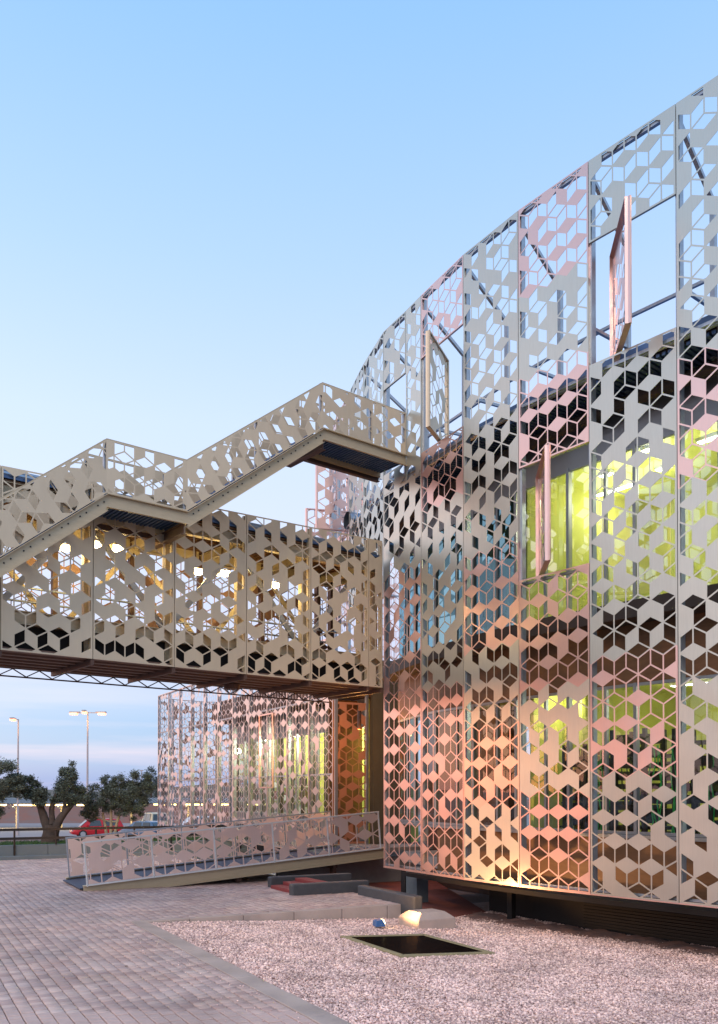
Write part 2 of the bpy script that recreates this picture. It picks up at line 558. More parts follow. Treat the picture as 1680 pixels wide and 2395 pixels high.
def sheet(name, parent, material, O, ex, ez, region, a=.2386, rot=0., off=(0, 0), fill=(.08, .5, .37), bar=.012, frame=.028, seed=1, rows=None, depth=.035, flange=True, th=.004, fillset=None):
    """fill = chances that a hexagon has 0, 1 or 2 of its three rhombs open; perforated sheet: local 2-D convex region (CCW) on plane O + x ex + y ez; front faces ex x ez"""
    rg = random.Random(seed)
    ex, ez, O = V(ex), V(ez), V(O)
    nrm = ex.cross(ez).normalized()
    inner = inset(region, frame)
    w = math.sqrt(3) * a
    cs, sn = math.cos(rot), math.sin(rot)
    xs = [p[0] for p in region]
    ys = [p[1] for p in region]
    # lattice bounds in rotated frame
    lp = [((p[0]) * cs + (p[1]) * sn, -(p[0]) * sn + (p[1]) * cs) for p in region]
    lx0, lx1 = min(p[0] for p in lp) - w, max(p[0] for p in lp) + w
    ly0, ly1 = min(p[1] for p in lp) - 2 * a, max(p[1] for p in lp) + 2 * a
    mb = MB()
    hist = []
    even = 1.3
    vid = {}
    def vert(x, y, k):
        key = (round(x, 4), round(y, 4), k)
        if key not in vid:
            vid[key] = len(mb.v)
            q = O + ex * x + ez * y - nrm * (th * k)
            mb.v.append((q.x, q.y, q.z))
        return vid[key]
    j0, j1 = int(math.floor((ly0 - off[1]) / (1.5 * a))), int(math.ceil((ly1 - off[1]) / (1.5 * a)))
    i0, i1 = int(math.floor((lx0 - off[0]) / w)) - 1, int(math.ceil((lx1 - off[0]) / w)) + 1
    for j in range(j0, j1 + 1):
        if rows and not (rows[0] <= off[1] + 1.5 * a * j < rows[1]):
            continue
        for i in range(i0, i1 + 1):
            cx, cy = off[0] + w * (i + .5 * (j & 1)), off[1] + 1.5 * a * j
            hv = [(cx + a * math.sin(math.pi / 3 * k), cy + a * math.cos(math.pi / 3 * k)) for k in range(6)]
            c = (cx, cy)
            u_ = rg.random()
            no_ = 0 if u_ < fill[0] else 1 if u_ < fill[0] + fill[1] else 2 if u_ < fill[0] + fill[1] + fill[2] else 3
            opens = [True] * no_ + [False] * (3 - no_)
            # even spread: open first the rhombs that touch the most closed neighbours
            cen_ = [(cx + .5 * a * math.sin(t_), cy + .5 * a * math.cos(t_)) for t_ in (math.pi / 3, -math.pi / 3, math.pi)]
            sc_ = []
            for k_, (x_, y_) in enumerate(cen_):
                cnt = sum((1 if s_ else -1) for (qx, qy, s_) in hist[-60:] if (qx - x_) ** 2 + (qy - y_) ** 2 < 1.1 * a * a)
                sc_.append((cnt + rg.uniform(-even, even), k_))
            sc_.sort(reverse=True)
            opens = [False] * 3
            for _, k_ in sc_[:no_]:
                opens[k_] = True
            for k_ in range(3):
                hist.append((cen_[k_][0], cen_[k_][1], not opens[k_]))
            if no_ == 2 and fill[1] < .1 and rg.random() < .45:      # open sheets keep mostly the level rhomb closed
                opens = [True, True, False]
            for ri, rh in enumerate(((c, hv[2], hv[1], hv[0]), (c, hv[0], hv[5], hv[4]), (c, hv[4], hv[3], hv[2]))):
                solid = not opens[ri]
                pl = [(p[0] * cs - p[1] * sn, p[0] * sn + p[1] * cs) for p in rh]
                if area(pl) < 0: pl = pl[::-1]
                outer = clip_to(pl, region)
                if len(outer) < 3 or area(outer) < 1e-5: continue
                hole = [] if solid else clip_to(inset(pl, bar), inner)
                if len(hole) < 3 or area(hole) < 3e-4:
                    mb.f.append(tuple(vert(x, y, 0) for x, y in outer))
                    mb.f.append(tuple(vert(x, y, 1) for x, y in reversed(outer)))
                    continue
                hx, hy = sum(p[0] for p in hole) / len(hole), sum(p[1] for p in hole) / len(hole)
                ang = lambda p: math.atan2(p[1] - hy, p[0] - hx) % (2 * math.pi)
                oo = sorted(outer, key=ang)
                hh = sorted(hole, key=ang)
                no, nh = len(oo), len(hh)
                ev = sorted([(ang(p), 0, k) for k, p in enumerate(oo)] + [(ang(p), 1, k) for k, p in enumerate(hh)])
                co, ch = no - 1, nh - 1
                for _, typ, k in ev:
                    if typ == 0:
                        t3 = (oo[co], oo[k], hh[ch])
                        co = k
                    else:
                        t3 = (oo[co], hh[k], hh[ch])
                        ch = k
                    mb.f.append(tuple(vert(x, y, 0) for x, y in t3))
                    mb.f.append(tuple(vert(x, y, 1) for x, y in reversed(t3)))
                for k in range(nh):
                    p, q = hh[k], hh[(k + 1) % nh]
                    mb.f.append((vert(*q, 0), vert(*p, 0), vert(*p, 1), vert(*q, 1)))
    if not mb.f: return None
    mb.f = [f for f in mb.f if len(set(f)) >= 3]
    mb.f = [tuple(dict.fromkeys(f)) for f in mb.f]
    if flange:
        n = len(region)
        for i in range(n):
            p, q = region[i], region[(i + 1) % n]
            if rows:
                lo, hi = sorted((p[1], q[1]))
                if hi - lo < 1e-6:
                    if not (rows[0] - 2 * a <= lo <= rows[1] + 2 * a): continue
                else:
                    c0, c1 = max(lo, rows[0] - a), min(hi, rows[1] - .5 * a)
                    if c1 <= c0: continue
                    if p[1] < q[1]: p, q = (p[0], c0), (q[0], c1)
                    else: p, q = (p[0], c1), (q[0], c0)
            P, Q = O + ex * p[0] + ez * p[1], O + ex * q[0] + ez * q[1]
            dd = (Q - P).normalized()
            inn = nrm.cross(dd)
            mb.box((P + Q) / 2 - nrm * (depth / 2 + .006) + inn * .004, (Q - P) / 2, inn * .003, nrm * (depth / 2))
    return mb.build(name, material, parent)


def rect(w, z0, z1, x0=0.):
    return [(x0, z0), (x0 + w, z0), (x0 + w, z1), (x0, z1)]


def wall_sheet(parent, P, Q, zones, seed, gap=.006, **kw):
    """full-height screen column between plan points P (left) and Q (right); zones (z0,z1,kind)"""
    P, Q = V((P[0], P[1])), V((Q[0], Q[1]))
    ex2 = (Q - P)
    W = ex2.length
    ex2 /= W
    out = []
    runs = []                       # split at openings into separate regions
    cur = []
    for z in zones:
        if z[2] == 'open':
            if cur: runs.append(cur)
            cur = []
        else: cur.append(z)
    if cur: runs.append(cur)
    k = kw.pop('ncol', 7)
    a = (W - 2 * kw.get('frame', .028)) / k / (math.sqrt(3) / 2)
    for run in runs:
        reg = rect(W - 2 * gap, run[0][0] + .004, run[-1][1] - .004, gap)
        for n, (z0, z1, kind) in enumerate(run):
            lo = -99 if n == 0 else z0
            hi = 99 if n == len(run) - 1 else z1
            o = sheet('screen_panel', parent, M[kind], v3(P), v3(ex2), Z3, reg, a=a, off=(kw.get('frame', .028) + math.sqrt(3) / 2 * a * (seed % 2), .1 * (seed % 3)),
                      fill={'grey': (.0, .40, .54), 'pink': (0, .02, .54), 'wingpink': (0, 0, .36), 'brownmesh': (0, .05, .45)}.get(kind, (.1, .5, .4)) if 'fill' not in kw else kw['fill'],
                      rows=(lo, hi), seed=seed * 31 + n, bar=kw.get('bar', .0115))
            out.append(o)
    return out

# ================================================================== GROUND
K2 = V((-3.56, 14.77))                       # corner where the two kerbs meet
def grid(p, q, z=0.):                        # p along the ramp axis, q away from the camera along the courses
    w = K2 + R2 * p - C2 * q
    return V((w.x, w.y, z))
def to_grid(x, y):
    d = V((x, y)) - K2
    return d.dot(R2), -d.dot(C2)
def gravel_z(p, q):
    return -.02 - .052 * min(max(p, 0), 5.4)
def pixel(P):                                # photograph pixel of a world point, used only to skip what is out of view
    th = R(.7)
    z = P[2] - EYE
    d = P[1] * math.cos(th) + z * math.sin(th)
    if d < .5: return (-1e4, -1e4)
    v = -P[1] * math.sin(th) + z * math.cos(th)
    return (840 + 2050 * P[0] / d, 1856 - 2050 * math.tan(th) - 2050 * v / d)

# terrain: one sheet to the horizon, lower beyond the planted bed where the car park lies
def terr(x, y):
    p, q = to_grid(x, y)
    t = min(max((y - 36.0) / 6.0, 0), 1)
    t = t * t * (3 - 2 * t)
    z = -.42 * (1 - t) - 1.36 * t
    if x > 3 and y > 18: z = -.42
    if y > 190:
        z += (y - 190) * .006
    return z
mb = MB()
xs = [-3000, -1200, -500, -200, -100, -60, -40, -30, -22, -16, -12, -8, -5, -2, 0, 2, 3, 6, 10, 16, 30, 60, 150, 500, 1500, 3000]
ys = [-3000, -1000, -300, -100, -40, -10, 0, 8, 16, 24, 30, 34, 36, 37, 38, 39, 40, 41, 42, 46, 60, 80, 110, 150, 190, 260, 500, 1200, 3500]
for y in ys:
    for x in xs:
        mb.v.append((x, y, terr(x, y)))
nx = len(xs)
for j in range(len(ys) - 1):
    for i in range(nx - 1):
        mb.f.append((j * nx + i, j * nx + i + 1, (j + 1) * nx + i + 1, (j + 1) * nx + i))
o = mb.build('terrain', M['asphalt'])
tag(o, 'grey asphalt ground reaching to the horizon', kind='structure')

# paving: joint bed + bricks
bed = MB()
def gq(p0, p1, q0, q1, z): return [grid(p0, q0, z), grid(p1, q0, z), grid(p1, q1, z), grid(p0, q1, z)]
PEND = 5.15
bed.prism(gq(-26, -.265, -40, 0, -.022), (0, 0, -.3))
bed.prism(gq(-26, PEND, 0, 17.2, -.022), (0, 0, -.3))
pav = bed.build('paving', M['joint'])
tag(pav, 'mauve brick paving of the forecourt', kind='structure')
BW, BL = .134, .128
bricks = []
r2 = random.Random(3)
p_i = int(-26 / BW)
for i in range(p_i, int(PEND / BW)):
    pc = (i + .5) * BW
    stag = (i % 2) * .5 + r2.uniform(-.12, .12)
    for j in range(int(-7.6 / BL), int(16.9 / BL)):
        qc = (j + stag) * BL
        if qc < .12 and pc > -.24: continue
        if qc >= .12 and pc > PEND - .1: continue
        P = grid(pc, qc)
        px, py = pixel(P)
        if px < -160 or px > 1500 or py < 1990 or py > 2500: continue
        bricks.append((P.y, pc, qc))
bricks.sort()
def brick_mesh(k):
    r = random.Random(k)
    g, h, t = .0052, .022, .006
    m = MB()
    x, y = BW / 2 - g, BL / 2 - g
    top = []
    for sx, sy in ((-1, -1), (1, -1), (1, 1), (-1, 1)):
        top.append(R3 * (sx * (x - t)) - C3 * (sy * (y - t)) + Z3 * r.uniform(-.0012, .0012))
    rim = [R3 * (sx * x) - C3 * (sy * y) - Z3 * .004 for sx, sy in ((-1, -1), (1, -1), (1, 1), (-1, 1))]
    low = [v - Z3 * h for v in rim]
    m.add(top + rim + low, [(0, 1, 2, 3)] + [(4 + i, 4 + (i + 1) % 4, (i + 1) % 4, i) for i in range(4)] + [(8 + i, 8 + (i + 1) % 4, 4 + (i + 1) % 4, 4 + i) for i in range(4)])
    return m
bms = [brick_mesh(k) for k in range(6)]
bmeshes = [m.mesh('brick', M['brick']) for m in bms]
for n, (_, pc, qc) in enumerate(bricks[:300]):
    o = link_mesh('brick', bmeshes[n % 6], M['brick'], pav)
    o.location = grid(pc, qc, r2.uniform(-.004, .004))
rest = bricks[300:]
bv = np.array([m.v for m in bms], np.float32)
bf = np.array(bms[0].f, np.int32)
pos = np.array([grid(pc, qc, r2.uniform(-.004, .004))[:] for _, pc, qc in rest], np.float32)
idx = np.arange(len(rest)) % 6
vv = (bv[idx] + pos[:, None, :]).reshape(-1, 3)
ff = (bf[None] + (np.arange(len(rest)) * bv.shape[1])[:, None, None]).reshape(-1, 4)
tag(np_mesh('brick_field', vv, ff, M['brick'], pav), kind='stuff')

# kerbs
kerb = MB()
kerb.prism(gq(-.02, .02, -.06, -.02, -.3), (0, 0, .02))
kerb = kerb.build('kerb', M['kerb'])
tag(kerb, 'pale concrete kerb edging the gravel bed', kind='structure')
q = 0.0
while q > -9:
    L = 1.0
    m = MB()
    m.prism(gq(-.262, -.005, q - L + .006, q - .004, -.35), (0, 0, .353 + r2.uniform(-.004, .004)))
    m.build('kerb_stone', M['kerb'], kerb, bevel=.008)
    q -= L
p = -.25
while p < PEND:
    L = min(.98, PEND - p)
    m = MB()
    m.prism(gq(p + .004, p + L - .004, -.004, .13, -.5), (0, 0, .503 + r2.uniform(-.005, .006)))
    m.build('kerb_stone', M['kerb'], kerb, bevel=.012)
    p += .98

# gravel bed: base sheet and stones
gb = MB()
NP, NQ = 36, 30
def gz(p, q):
    n = math.sin(p * 2.1 + q * 1.3) * .012 + math.sin(p * 4.7 - q * 3.1) * .007
    e = min(p, 1) * .5
    return gravel_z(p, q) + n * min(max(e, 0), 1)
for j in range(NQ + 1):
    for i in range(NP + 1):
        pp, qq = i * 13 / NP - .01, -11 + j * 12.5 / NQ
        gb.v.append(tuple(grid(pp, qq, gz(pp, qq) - .012)))
for j in range(NQ):
    for i in range(NP):
        qq = -11 + (j + .5) * 12.5 / NQ
        pp = (i + .5) * 13 / NP
        if qq > 0 and pp < PEND: continue
        n = j * (NP + 1) + i
        gb.f.append((n, n + 1, n + NP + 2, n + NP + 1))
# gravel base material: pale grit fading into red-brown soil in patches
mg = mat('gravel_grit', (.56, .42, .37), .9, 0, (60, .8, (.34, .25, .22)), (90, 1.0))
gravel = gb.build('gravel_bed', mg)
tag(gravel, 'pinkish gravel bed in front of the building', kind='structure')

PIT = [V((-.30, 14.05)), V((1.10, 14.78)), V((2.02, 13.03)), V((.60, 12.32))]
def in_pit(x, y, m=.05):
    s = 0
    for i in range(4):
        a, b = PIT[i], PIT[(i + 1) % 4]
        cr_ = (b.x - a.x) * (y - a.y) - (b.y - a.y) * (x - a.x)
        if cr_ > m: return False
    return True
ico = np.array([[0, 0, .7], [1, 0, 0], [.3, .95, .05], [-.8, .6, -.05], [-.8, -.6, .05], [.3, -.95, -.05], [0, 0, -.6]], np.float32)
icf = np.array([[0, 1, 2], [0, 2, 3], [0, 3, 4], [0, 4, 5], [0, 5, 1], [6, 2, 1], [6, 3, 2], [6, 4, 3], [6, 5, 4], [6, 1, 5]], np.int32)
nr = np.random.default_rng(5)
N = 250000
pp = nr.uniform(.0, 10, N)
qq = nr.uniform(-8.6, .1, N)
W = np.array(K2)[None] + pp[:, None] * np.array(R2)[None] - qq[:, None] * np.array(C2)[None]
zz = -.02 - .052 * np.clip(pp, 0, 5.4) + (np.sin(pp * 2.1 + qq * 1.3) * .012 + np.sin(pp * 4.7 - qq * 3.1) * .007) * np.clip(pp * .5, 0, .5)
dpt = W[:, 1]
px = 840 + 2050 * W[:, 0] / dpt
py = 1856 + 2050 * (EYE - zz) / dpt
keep = (px > 250) & (px < 1760) & (py < 2440)
keep &= ~((qq > -.03) & (pp < PEND + .1))
# depth dependent thinning: distant stones are fewer and larger
keep &= nr.uniform(0, 1, N) < np.clip(1.6 - dpt / 16, .35, 1)
kk = np.where(keep)[0]
kk = np.array([k for k in kk if not in_pit(W[k, 0], W[k, 1])])
S = (.008 + .016 * nr.uniform(0, 1, len(kk)) ** 2.2) * (1 + np.clip((dpt[kk] - 11) / 14, 0, .6))
ang = nr.uniform(0, 6.28, len(kk))
cs, sn = np.cos(ang), np.sin(ang)
jit = ico[None] * (1 + nr.uniform(-.25, .25, (len(kk), 7, 1)))
sx = nr.uniform(.8, 1.5, len(kk))
X = jit[:, :, 0] * sx[:, None]
Y = jit[:, :, 1]
vx = (X * cs[:, None] - Y * sn[:, None]) * S[:, None] + W[kk, 0][:, None]
vy = (X * sn[:, None] + Y * cs[:, None]) * S[:, None] + W[kk, 1][:, None]
vz = jit[:, :, 2] * S[:, None] * nr.uniform(.7, 1.2, (len(kk), 1)) + zz[kk][:, None] + nr.uniform(-.008, .008, (len(kk), 1))
vv = np.stack([vx, vy, vz], 2).reshape(-1, 3)
ff = (icf[None] + (np.arange(len(kk)) * 7)[:, None, None]).reshape(-1, 3)
tag(np_mesh('gravel_stones', vv, ff, M['gravelstone'], gravel), kind='stuff')

# stray stones on the paving, dry leaves and twigs
r7 = random.Random(17)
sv, sf = [], []
for k in range(170):
    p_, q_ = -.28 - abs(r7.gauss(0, .35)), r7.uniform(-8, 0)
    c = grid(p_, q_, .006)
    s_ = r7.uniform(.006, .012)
    n0 = len(sv)
    sv += [(c.x + v[0] * s_, c.y + v[1] * s_, c.z + v[2] * s_) for v in ico * r7.uniform(.8, 1.2)]
    sf += [tuple(int(x) + n0 for x in f) for f in icf]
me = bpy.data.meshes.new('stray_stones')
me.from_pydata(sv, [], sf)
tag(link_mesh('stray_stones', me, M['gravelstone'], gravel), kind='stuff')
lm = MB()
for k in range(150):
    if r7.random() < .6:
        p_, q_ = r7.uniform(.1, 7), r7.uniform(-7, -.1)
        z_ = gz(p_, q_) + .02
    else:
        p_, q_ = r7.uniform(-9, -.3), r7.uniform(-6, 6)
        z_ = .006
    c = grid(p_, q_, z_)
    if in_pit(c.x, c.y, .0): continue
    an = r7.uniform(0, 6.28)
    L_ = r7.uniform(.02, .05)
    d = V((math.cos(an), math.sin(an), r7.uniform(-.1, .3))) * L_
    e_ = V((-math.sin(an), math.cos(an), .2)) * (L_ * .35)
    lm.add([c, c + d * .5 + e_, c + d, c + d * .5 - e_], [(0, 1, 2, 3)])
M['dryleaf'] = mat('dry_leaf', (.16, .09, .04), .8, island=.4)
tag(lm.build('dry_leaves', M['dryleaf'], gravel), kind='stuff')

# heaped soil along the building base
sb = MB()
ns = 60
sr = random.Random(11)
base0, base1 = V((2.3, 17.6)), V((7.4, 11.3))
for i in range(ns + 1):
    t = i / ns
    c = base0.lerp(base1, t)
    for j, (o_, h_) in enumerate(((-.75, -.05), (-.55, .0), (-.35, .012), (-.12, .035), (.15, .05))):
        w = c + B2 * (o_ + sr.uniform(-.1, .1))
        pq = to_grid(w.x, w.y)
        sb.v.append((w.x, w.y, gz(*pq) + h_ * sr.uniform(.3, 1.5) + (.0 if j else -.03)))
for i in range(ns):
    for j in range(4):
        a = i * 5 + j
        sb.f.append((a, a + 1, a + 6, a + 5))
M['soil'] = mat('red_brown_soil', (.30, .16, .12), .95, 0, (3.2, .9, (.10, .085, .085)), (30, 1.0))
o = sb.build('soil_heap', M['soil'], gravel)
tag(o, kind='stuff')

# red floor under the building
o = MB().prism([v3(p, -.27) for p in (V((1.3, 16.9)), V((2.6, 18.0)), V((2.0, 26)), V((-3.0, 25)), V((-.1, 19.6)))], (0, 0, -.05)).build('red_floor', M['redfloor'])
tag(o, 'dark red floor under the raised building', kind='structure')

# pit cover
pit = empty('drain_pit', v3(PIT[0], -.17), 'square black pit cover in a mossy yellow concrete frame on the gravel', 'pit cover')
cen = sum(PIT, V((0, 0))) / 4
for i in range(4):
    a, b = PIT[i], PIT[(i + 1) % 4]
    ai, bi = a + (cen - a).normalized() * .15, b + (cen - b).normalized() * .15
    qv = [v3(c, gz(*to_grid(c.x, c.y)) + .028) for c in (a, ai, bi, b)]
    MB().prism([v - Z3 * .2 for v in qv], (0, 0, .2)).build('frame_side', M['yellowframe'], pit, bevel=.01)
ins = [c + (cen - c).normalized() * .13 for c in PIT]
MB().prism([v3(c, gz(*to_grid(c.x, c.y)) - .05) for c in ins], (0, 0, .066)).build('cover_plate', M['wetblack'], pit)

# concrete block with chamfered top
bl = MB()
b0 = V((.72, 16.05))
ca, ra = C2 * .70, R2 * .78
ring = lambda m, z: [v3(b0 + C2 * m + R2 * m, z), v3(b0 + ca - C2 * m + R2 * m, z), v3(b0 + ca + ra - C2 * m - R2 * m, z), v3(b0 + ra + C2 * m - R2 * m, z)]
bl.v = [tuple(x) for x in ring(.0, -.33) + ring(0, -.08) + ring(.14, .03)]
bl.f = [(0, 1, 5, 4), (1, 2, 6, 5), (2, 3, 7, 6), (3, 0, 4, 7), (4, 5, 9, 8), (5, 6, 10, 9), (6, 7, 11, 10), (7, 4, 8, 11), (8, 9, 10, 11)]
o = bl.build('concrete_block', M['kerb'], bevel=.012)
tag(o, 'pale concrete block with sloping top beside the dark kerb end', 'concrete block')

# ground spot lamp lighting the block and the screen
def ground_lamp(name, loc, aim, energy, label, color=(1, .52, .20), spot=R(158), group='ground spot lamps'):
    loc = V(loc)
    e = empty(name, loc, label, 'spot lamp', group)
    d = (V(aim) - loc)
    d.z = 0
    d.normalize()
    s = V((-d.y, d.x, 0))
    body = MB()
    body.prism([loc - d * .10 + s * .09, loc - d * .09 + s * .09 + Z3 * .10, loc + d * .03 + s * .09 + Z3 * .125, loc + d * .08 + s * .09 + Z3 * .03, loc + d * .07 + s * .09], s * -.18)
    body.build('housing', M['blue_lamp'], e, bevel=.006)
    MB().beam(loc + d * .062 + s * .075 + Z3 * .08, loc + d * .062 - s * .075 + Z3 * .08, .012, .075, up=(d * -.5 + Z3).normalized()).build('lens', M['lamp_yellow'], e)
    light(name + '_light', 'SPOT', loc + d * .16 + Z3 * .16, energy, color, e, aim, .05, spot, .8)
    return e
ground_lamp('spot_lamp', (.36, 15.38, -.17), (2.2, 16.0, 2.6), 300, 'small blue spot lamp lying on the gravel, lighting the concrete block')

# dark painted kerb walls round the red steps
def dark_wall(P, Q, h, label, w=.2, z0=-.3):
    m = MB()
    P, Q = V(P), V(Q)
    d = (Q - P).normalized()
    s = V((-d.y, d.x)) * w
    m.prism([v3(P, z0), v3(Q, z0), v3(Q + s, z0), v3(P + s, z0)], (0, 0, h - z0))
    o = m.build('kerb_wall', M['darkkerb'], bevel=.03)
    tag(o, label, 'kerb wall', 'dark painted kerb walls by the steps')
k1a = V((-1.40, 18.45))
k2a = V((-2.02, 20.05))
dark_wall(k1a, k1a + R2 * 1.85, .24, 'black painted kerb wall in front of the red steps')
dark_wall(k2a, k2a + R2 * 2.1, .24, 'black painted kerb wall behind the red steps')
e1 = V((1.22, 16.75))
dark_wall(e1, e1 - C2 * 2.3, .20, 'chipped black kerb wall running beside the pale concrete block', .2)
st = empty('red_steps', v3(k1a), 'red tiled steps between the two black kerb walls', 'steps')
for i in range(3):
    a = k1a - C2 * .22 + R2 * (.15 + .3 * i)
    MB().prism([v3(a, -.1), v3(a + R2 * .3, -.1), v3(a + R2 * .3 - C2 * 1.35, -.1), v3(a - C2 * 1.35, -.1)], (0, 0, .16 + .07 * i)).build('step', M['redstep'], st, bevel=.01)
    for t in range(9):
        b = a - C2 * (.01 + .15 * t)
        MB().prism([v3(b + R2 * .005, .06 + .07 * i), v3(b + R2 * .29, .06 + .07 * i), v3(b + R2 * .29 - C2 * .142, .06 + .07 * i), v3(b + R2 * .005 - C2 * .142, .06 + .07 * i)], (0, 0, .012)).build('tile', M['redstep'], st)

# ================================================================== MAIN BUILDING
ZB, ZT = .57, 12.2
SE = V((4.61, 12.64))
seams = {'G': SE + U2 * 3.0, 'F': SE + U2 * 1.5, 'E': SE, 'D': V((3.64, 13.80)), 'C': V((2.74, 14.98)), 'B': V((1.94, 16.22)), 'A': V((1.25, 17.55)),
         'Zm': V((.97, 18.12)), 'Z': V((.53, 18.95)), 'L1': V((.10, 20.38)), 'L2': V((-.25, 21.84)), 'L3': V((-.62, 23.3)), 'L4': V((-.85, 24.8)), 'L5': V((-.80, 26.3)),
         'L6': V((-.4, 27.75)), 'L7': V((.4, 29.0)), 'L8': V((1.6, 29.9))}
main = empty('main_building', v3(SE), 'tall curved building wrapped in champagne and copper perforated metal screens', 'building')
def S_(a, b, zones, seed, **k): return wall_sheet(main, seams[a], seams[b], zones, seed, **k)
S_('F', 'G', [(ZB, 4.3, 'pink'), (4.3, ZT, 'grey')], 2)
S_('E', 'F', [(ZB, 6.6, 'grey'), (6.6, 8.3, 'pink'), (8.3, ZT, 'grey')], 3)
S_('D', 'E', [(ZB, 2.42, 'grey'), (2.42, 4.38, 'pink'), (4.38, 8.93, 'grey'), (8.93, 10.87, 'open'), (10.87, ZT, 'grey')], 4)
S_('C', 'D', [(ZB, 1.98, 'pink'), (1.98, 3.9, 'grey'), (3.9, 5.8, 'pink'), (5.8, 7.72, 'open'), (7.72, 9.1, 'pink'), (9.1, 10.45, 'grey'), (10.45, ZT, 'pink')], 5)
S_('B', 'C', [(ZB, 1.93, 'grey'), (1.93, 3.4, 'pink'), (3.4, 4.8, 'grey'), (4.8, 6.6, 'pink'), (6.6, ZT, 'grey')], 6)
S_('A', 'B', [(ZB, 4.35, 'pink'), (4.35, 7.6, 'grey'), (7.6, 9.0, 'pink'), (9.0, 10.9, 'open'), (10.9, ZT, 'pink')], 7)
S_('Z', 'A', [(ZB, 6.8, 'pink'), (6.8, 8.6, 'grey')], 8)
S_('Zm', 'A', [(8.6, ZT, 'grey')], 9, ncol=3)
S_('Z', 'Zm', [(8.6, 9.05, 'grey'), (9.05, 10.9, 'open'), (10.9, ZT, 'grey')], 10, ncol=4)
S_('L1', 'Z', [(6.4, ZT, 'grey')], 11)
S_('L2', 'L1', [(6.4, ZT, 'grey')], 12)
S_('L3', 'L2', [(6.7, 8.9, 'pink'), (8.9, 10.8, 'open'), (10.8, ZT, 'pink')], 13)
S_('L4', 'L3', [(6.7, 8.0, 'pink'), (8.0, 10.0, 'open'), (10.0, ZT, 'pink')], 14)
S_('L5', 'L4', [(6.7, ZT, 'pink')], 15)
S_('L6', 'L5', [(6.7, ZT, 'pink')], 16)
S_('L7', 'L6', [(6.7, ZT, 'pink')], 17)
S_('L8', 'L7', [(6.7, ZT, 'pink')], 18)

# pivoted shutters standing in the openings
def shutter(near, far, z0, z1, kind, seed):
    near, far = V(near), V(far)
    d = (far - near)
    W = d.length
    d /= W
    left, ex = (near, d)
    nrm = v3(ex).cross(Z3)
    o = sheet('shutter_panel', main, M[kind], v3(left), v3(ex), Z3, rect(W, z0, z1), a=.2386, fill=(0, .25, .55), seed=seed, depth=.06, off=(.03, .1))
    fr = MB()
    for P, Q in ((v3(near, z0), v3(near, z1)), (v3(far, z0), v3(far, z1))):
        fr.beam(P, Q, .05, .03)
    for z in (z0 + .015, z1 - .015):
        fr.beam(v3(near, z), v3(far, z), .05, .03)
    fr.build('shutter_frame', M['pink' if kind == 'pink' else 'beige'], main)
def shut_c(c, s, z0, z1, kind, seed, L=.72):
    c, s = V(c), V(s).normalized()
    shutter(c + s * L, c - s * L, z0, z1, kind, seed)
shut_c((4.02, 13.34), (-.13, -.99), 8.97, 10.83, 'pink', 50)
shut_c((3.08, 14.54), (-.10, -.995), 5.84, 7.68, 'pink', 51)
shut_c((1.55, 16.95), (-.38, -.925), 9.04, 10.86, 'beige', 52, .62)
shut_c((-.50, 22.55), (-.93, -.30), 8.94, 10.76, 'pink', 53, .62)
shut_c((-.80, 24.05), (-.97, -.22), 8.04, 9.96, 'pink', 54, .66)

# structure behind the screen: seam posts, rear posts, braces, rails
order = ['G', 'F', 'E', 'D', 'C', 'B', 'A', 'Z', 'L1', 'L2', 'L3', 'L4', 'L5', 'L6', 'L7', 'L8']
def normal_at(k):
    i = order.index(k)
    a, b = seams[order[max(i - 1, 0)]], seams[order[min(i + 1, len(order) - 1)]]
    t = (a - b).normalized()          # runs to the right / towards camera
    return V((-t.y, t.x))             # inwards
NRM = {k: normal_at(k) for k in order}
def offp(k, d): return seams[k] + NRM[k] * d
for k in order:
    zb = ZB if k in 'GFEDCBAZ' else 6.5
    MB().beam(v3(offp(k, .09), zb), v3(offp(k, .09), ZT - .05), .07, .10).build('post', M['galv'], main)
    if k not in ('L7', 'L8'):
        MB().beam(v3(offp(k, 1.05), 8.8), v3(offp(k, 1.05), 11.25), .08, .08).build('rear_post', M['galv'], main)
        MB().beam(v3(offp(k, .12), 11.95), v3(offp(k, 1.05), 11.2), .06, .06).build('brace', M['galv'], main)
        MB().beam(v3(offp(k, .12), 9.55), v3(offp(k, 1.05), 9.55), .05, .05).build('tie', M['galv'], main)
for a, b in zip(order[:-1], order[1:]):
    for z, d, w in ((ZT - .06, .06, .06), (10.05, 1.05, .05), (8.82, .10, .05)):
        if z == 10.05 and b in ('L7', 'L8'): continue
        MB().beam(v3(offp(a, d), z), v3(offp(b, d), z), w, w).build('rail', M['galv'], main)
    if a in 'GFEDCBA' and b in 'GFEDCBAZ':
        for z in ((ZB + .05, 5.75, 7.76) if a == 'D' else (ZB + .05,)):
            MB().beam(v3(offp(a, .10), z), v3(offp(b, .10), z), .05, .04).build('rail', M['galv'], main)
# bottom lip of the screen
for a, b in zip(order[:7], order[1:8]):
    MB().beam(v3(offp(a, .03), ZB - .004), v3(offp(b, .03), ZB - .004), .07, .02).build('bottom_lip', M['pink'], main)

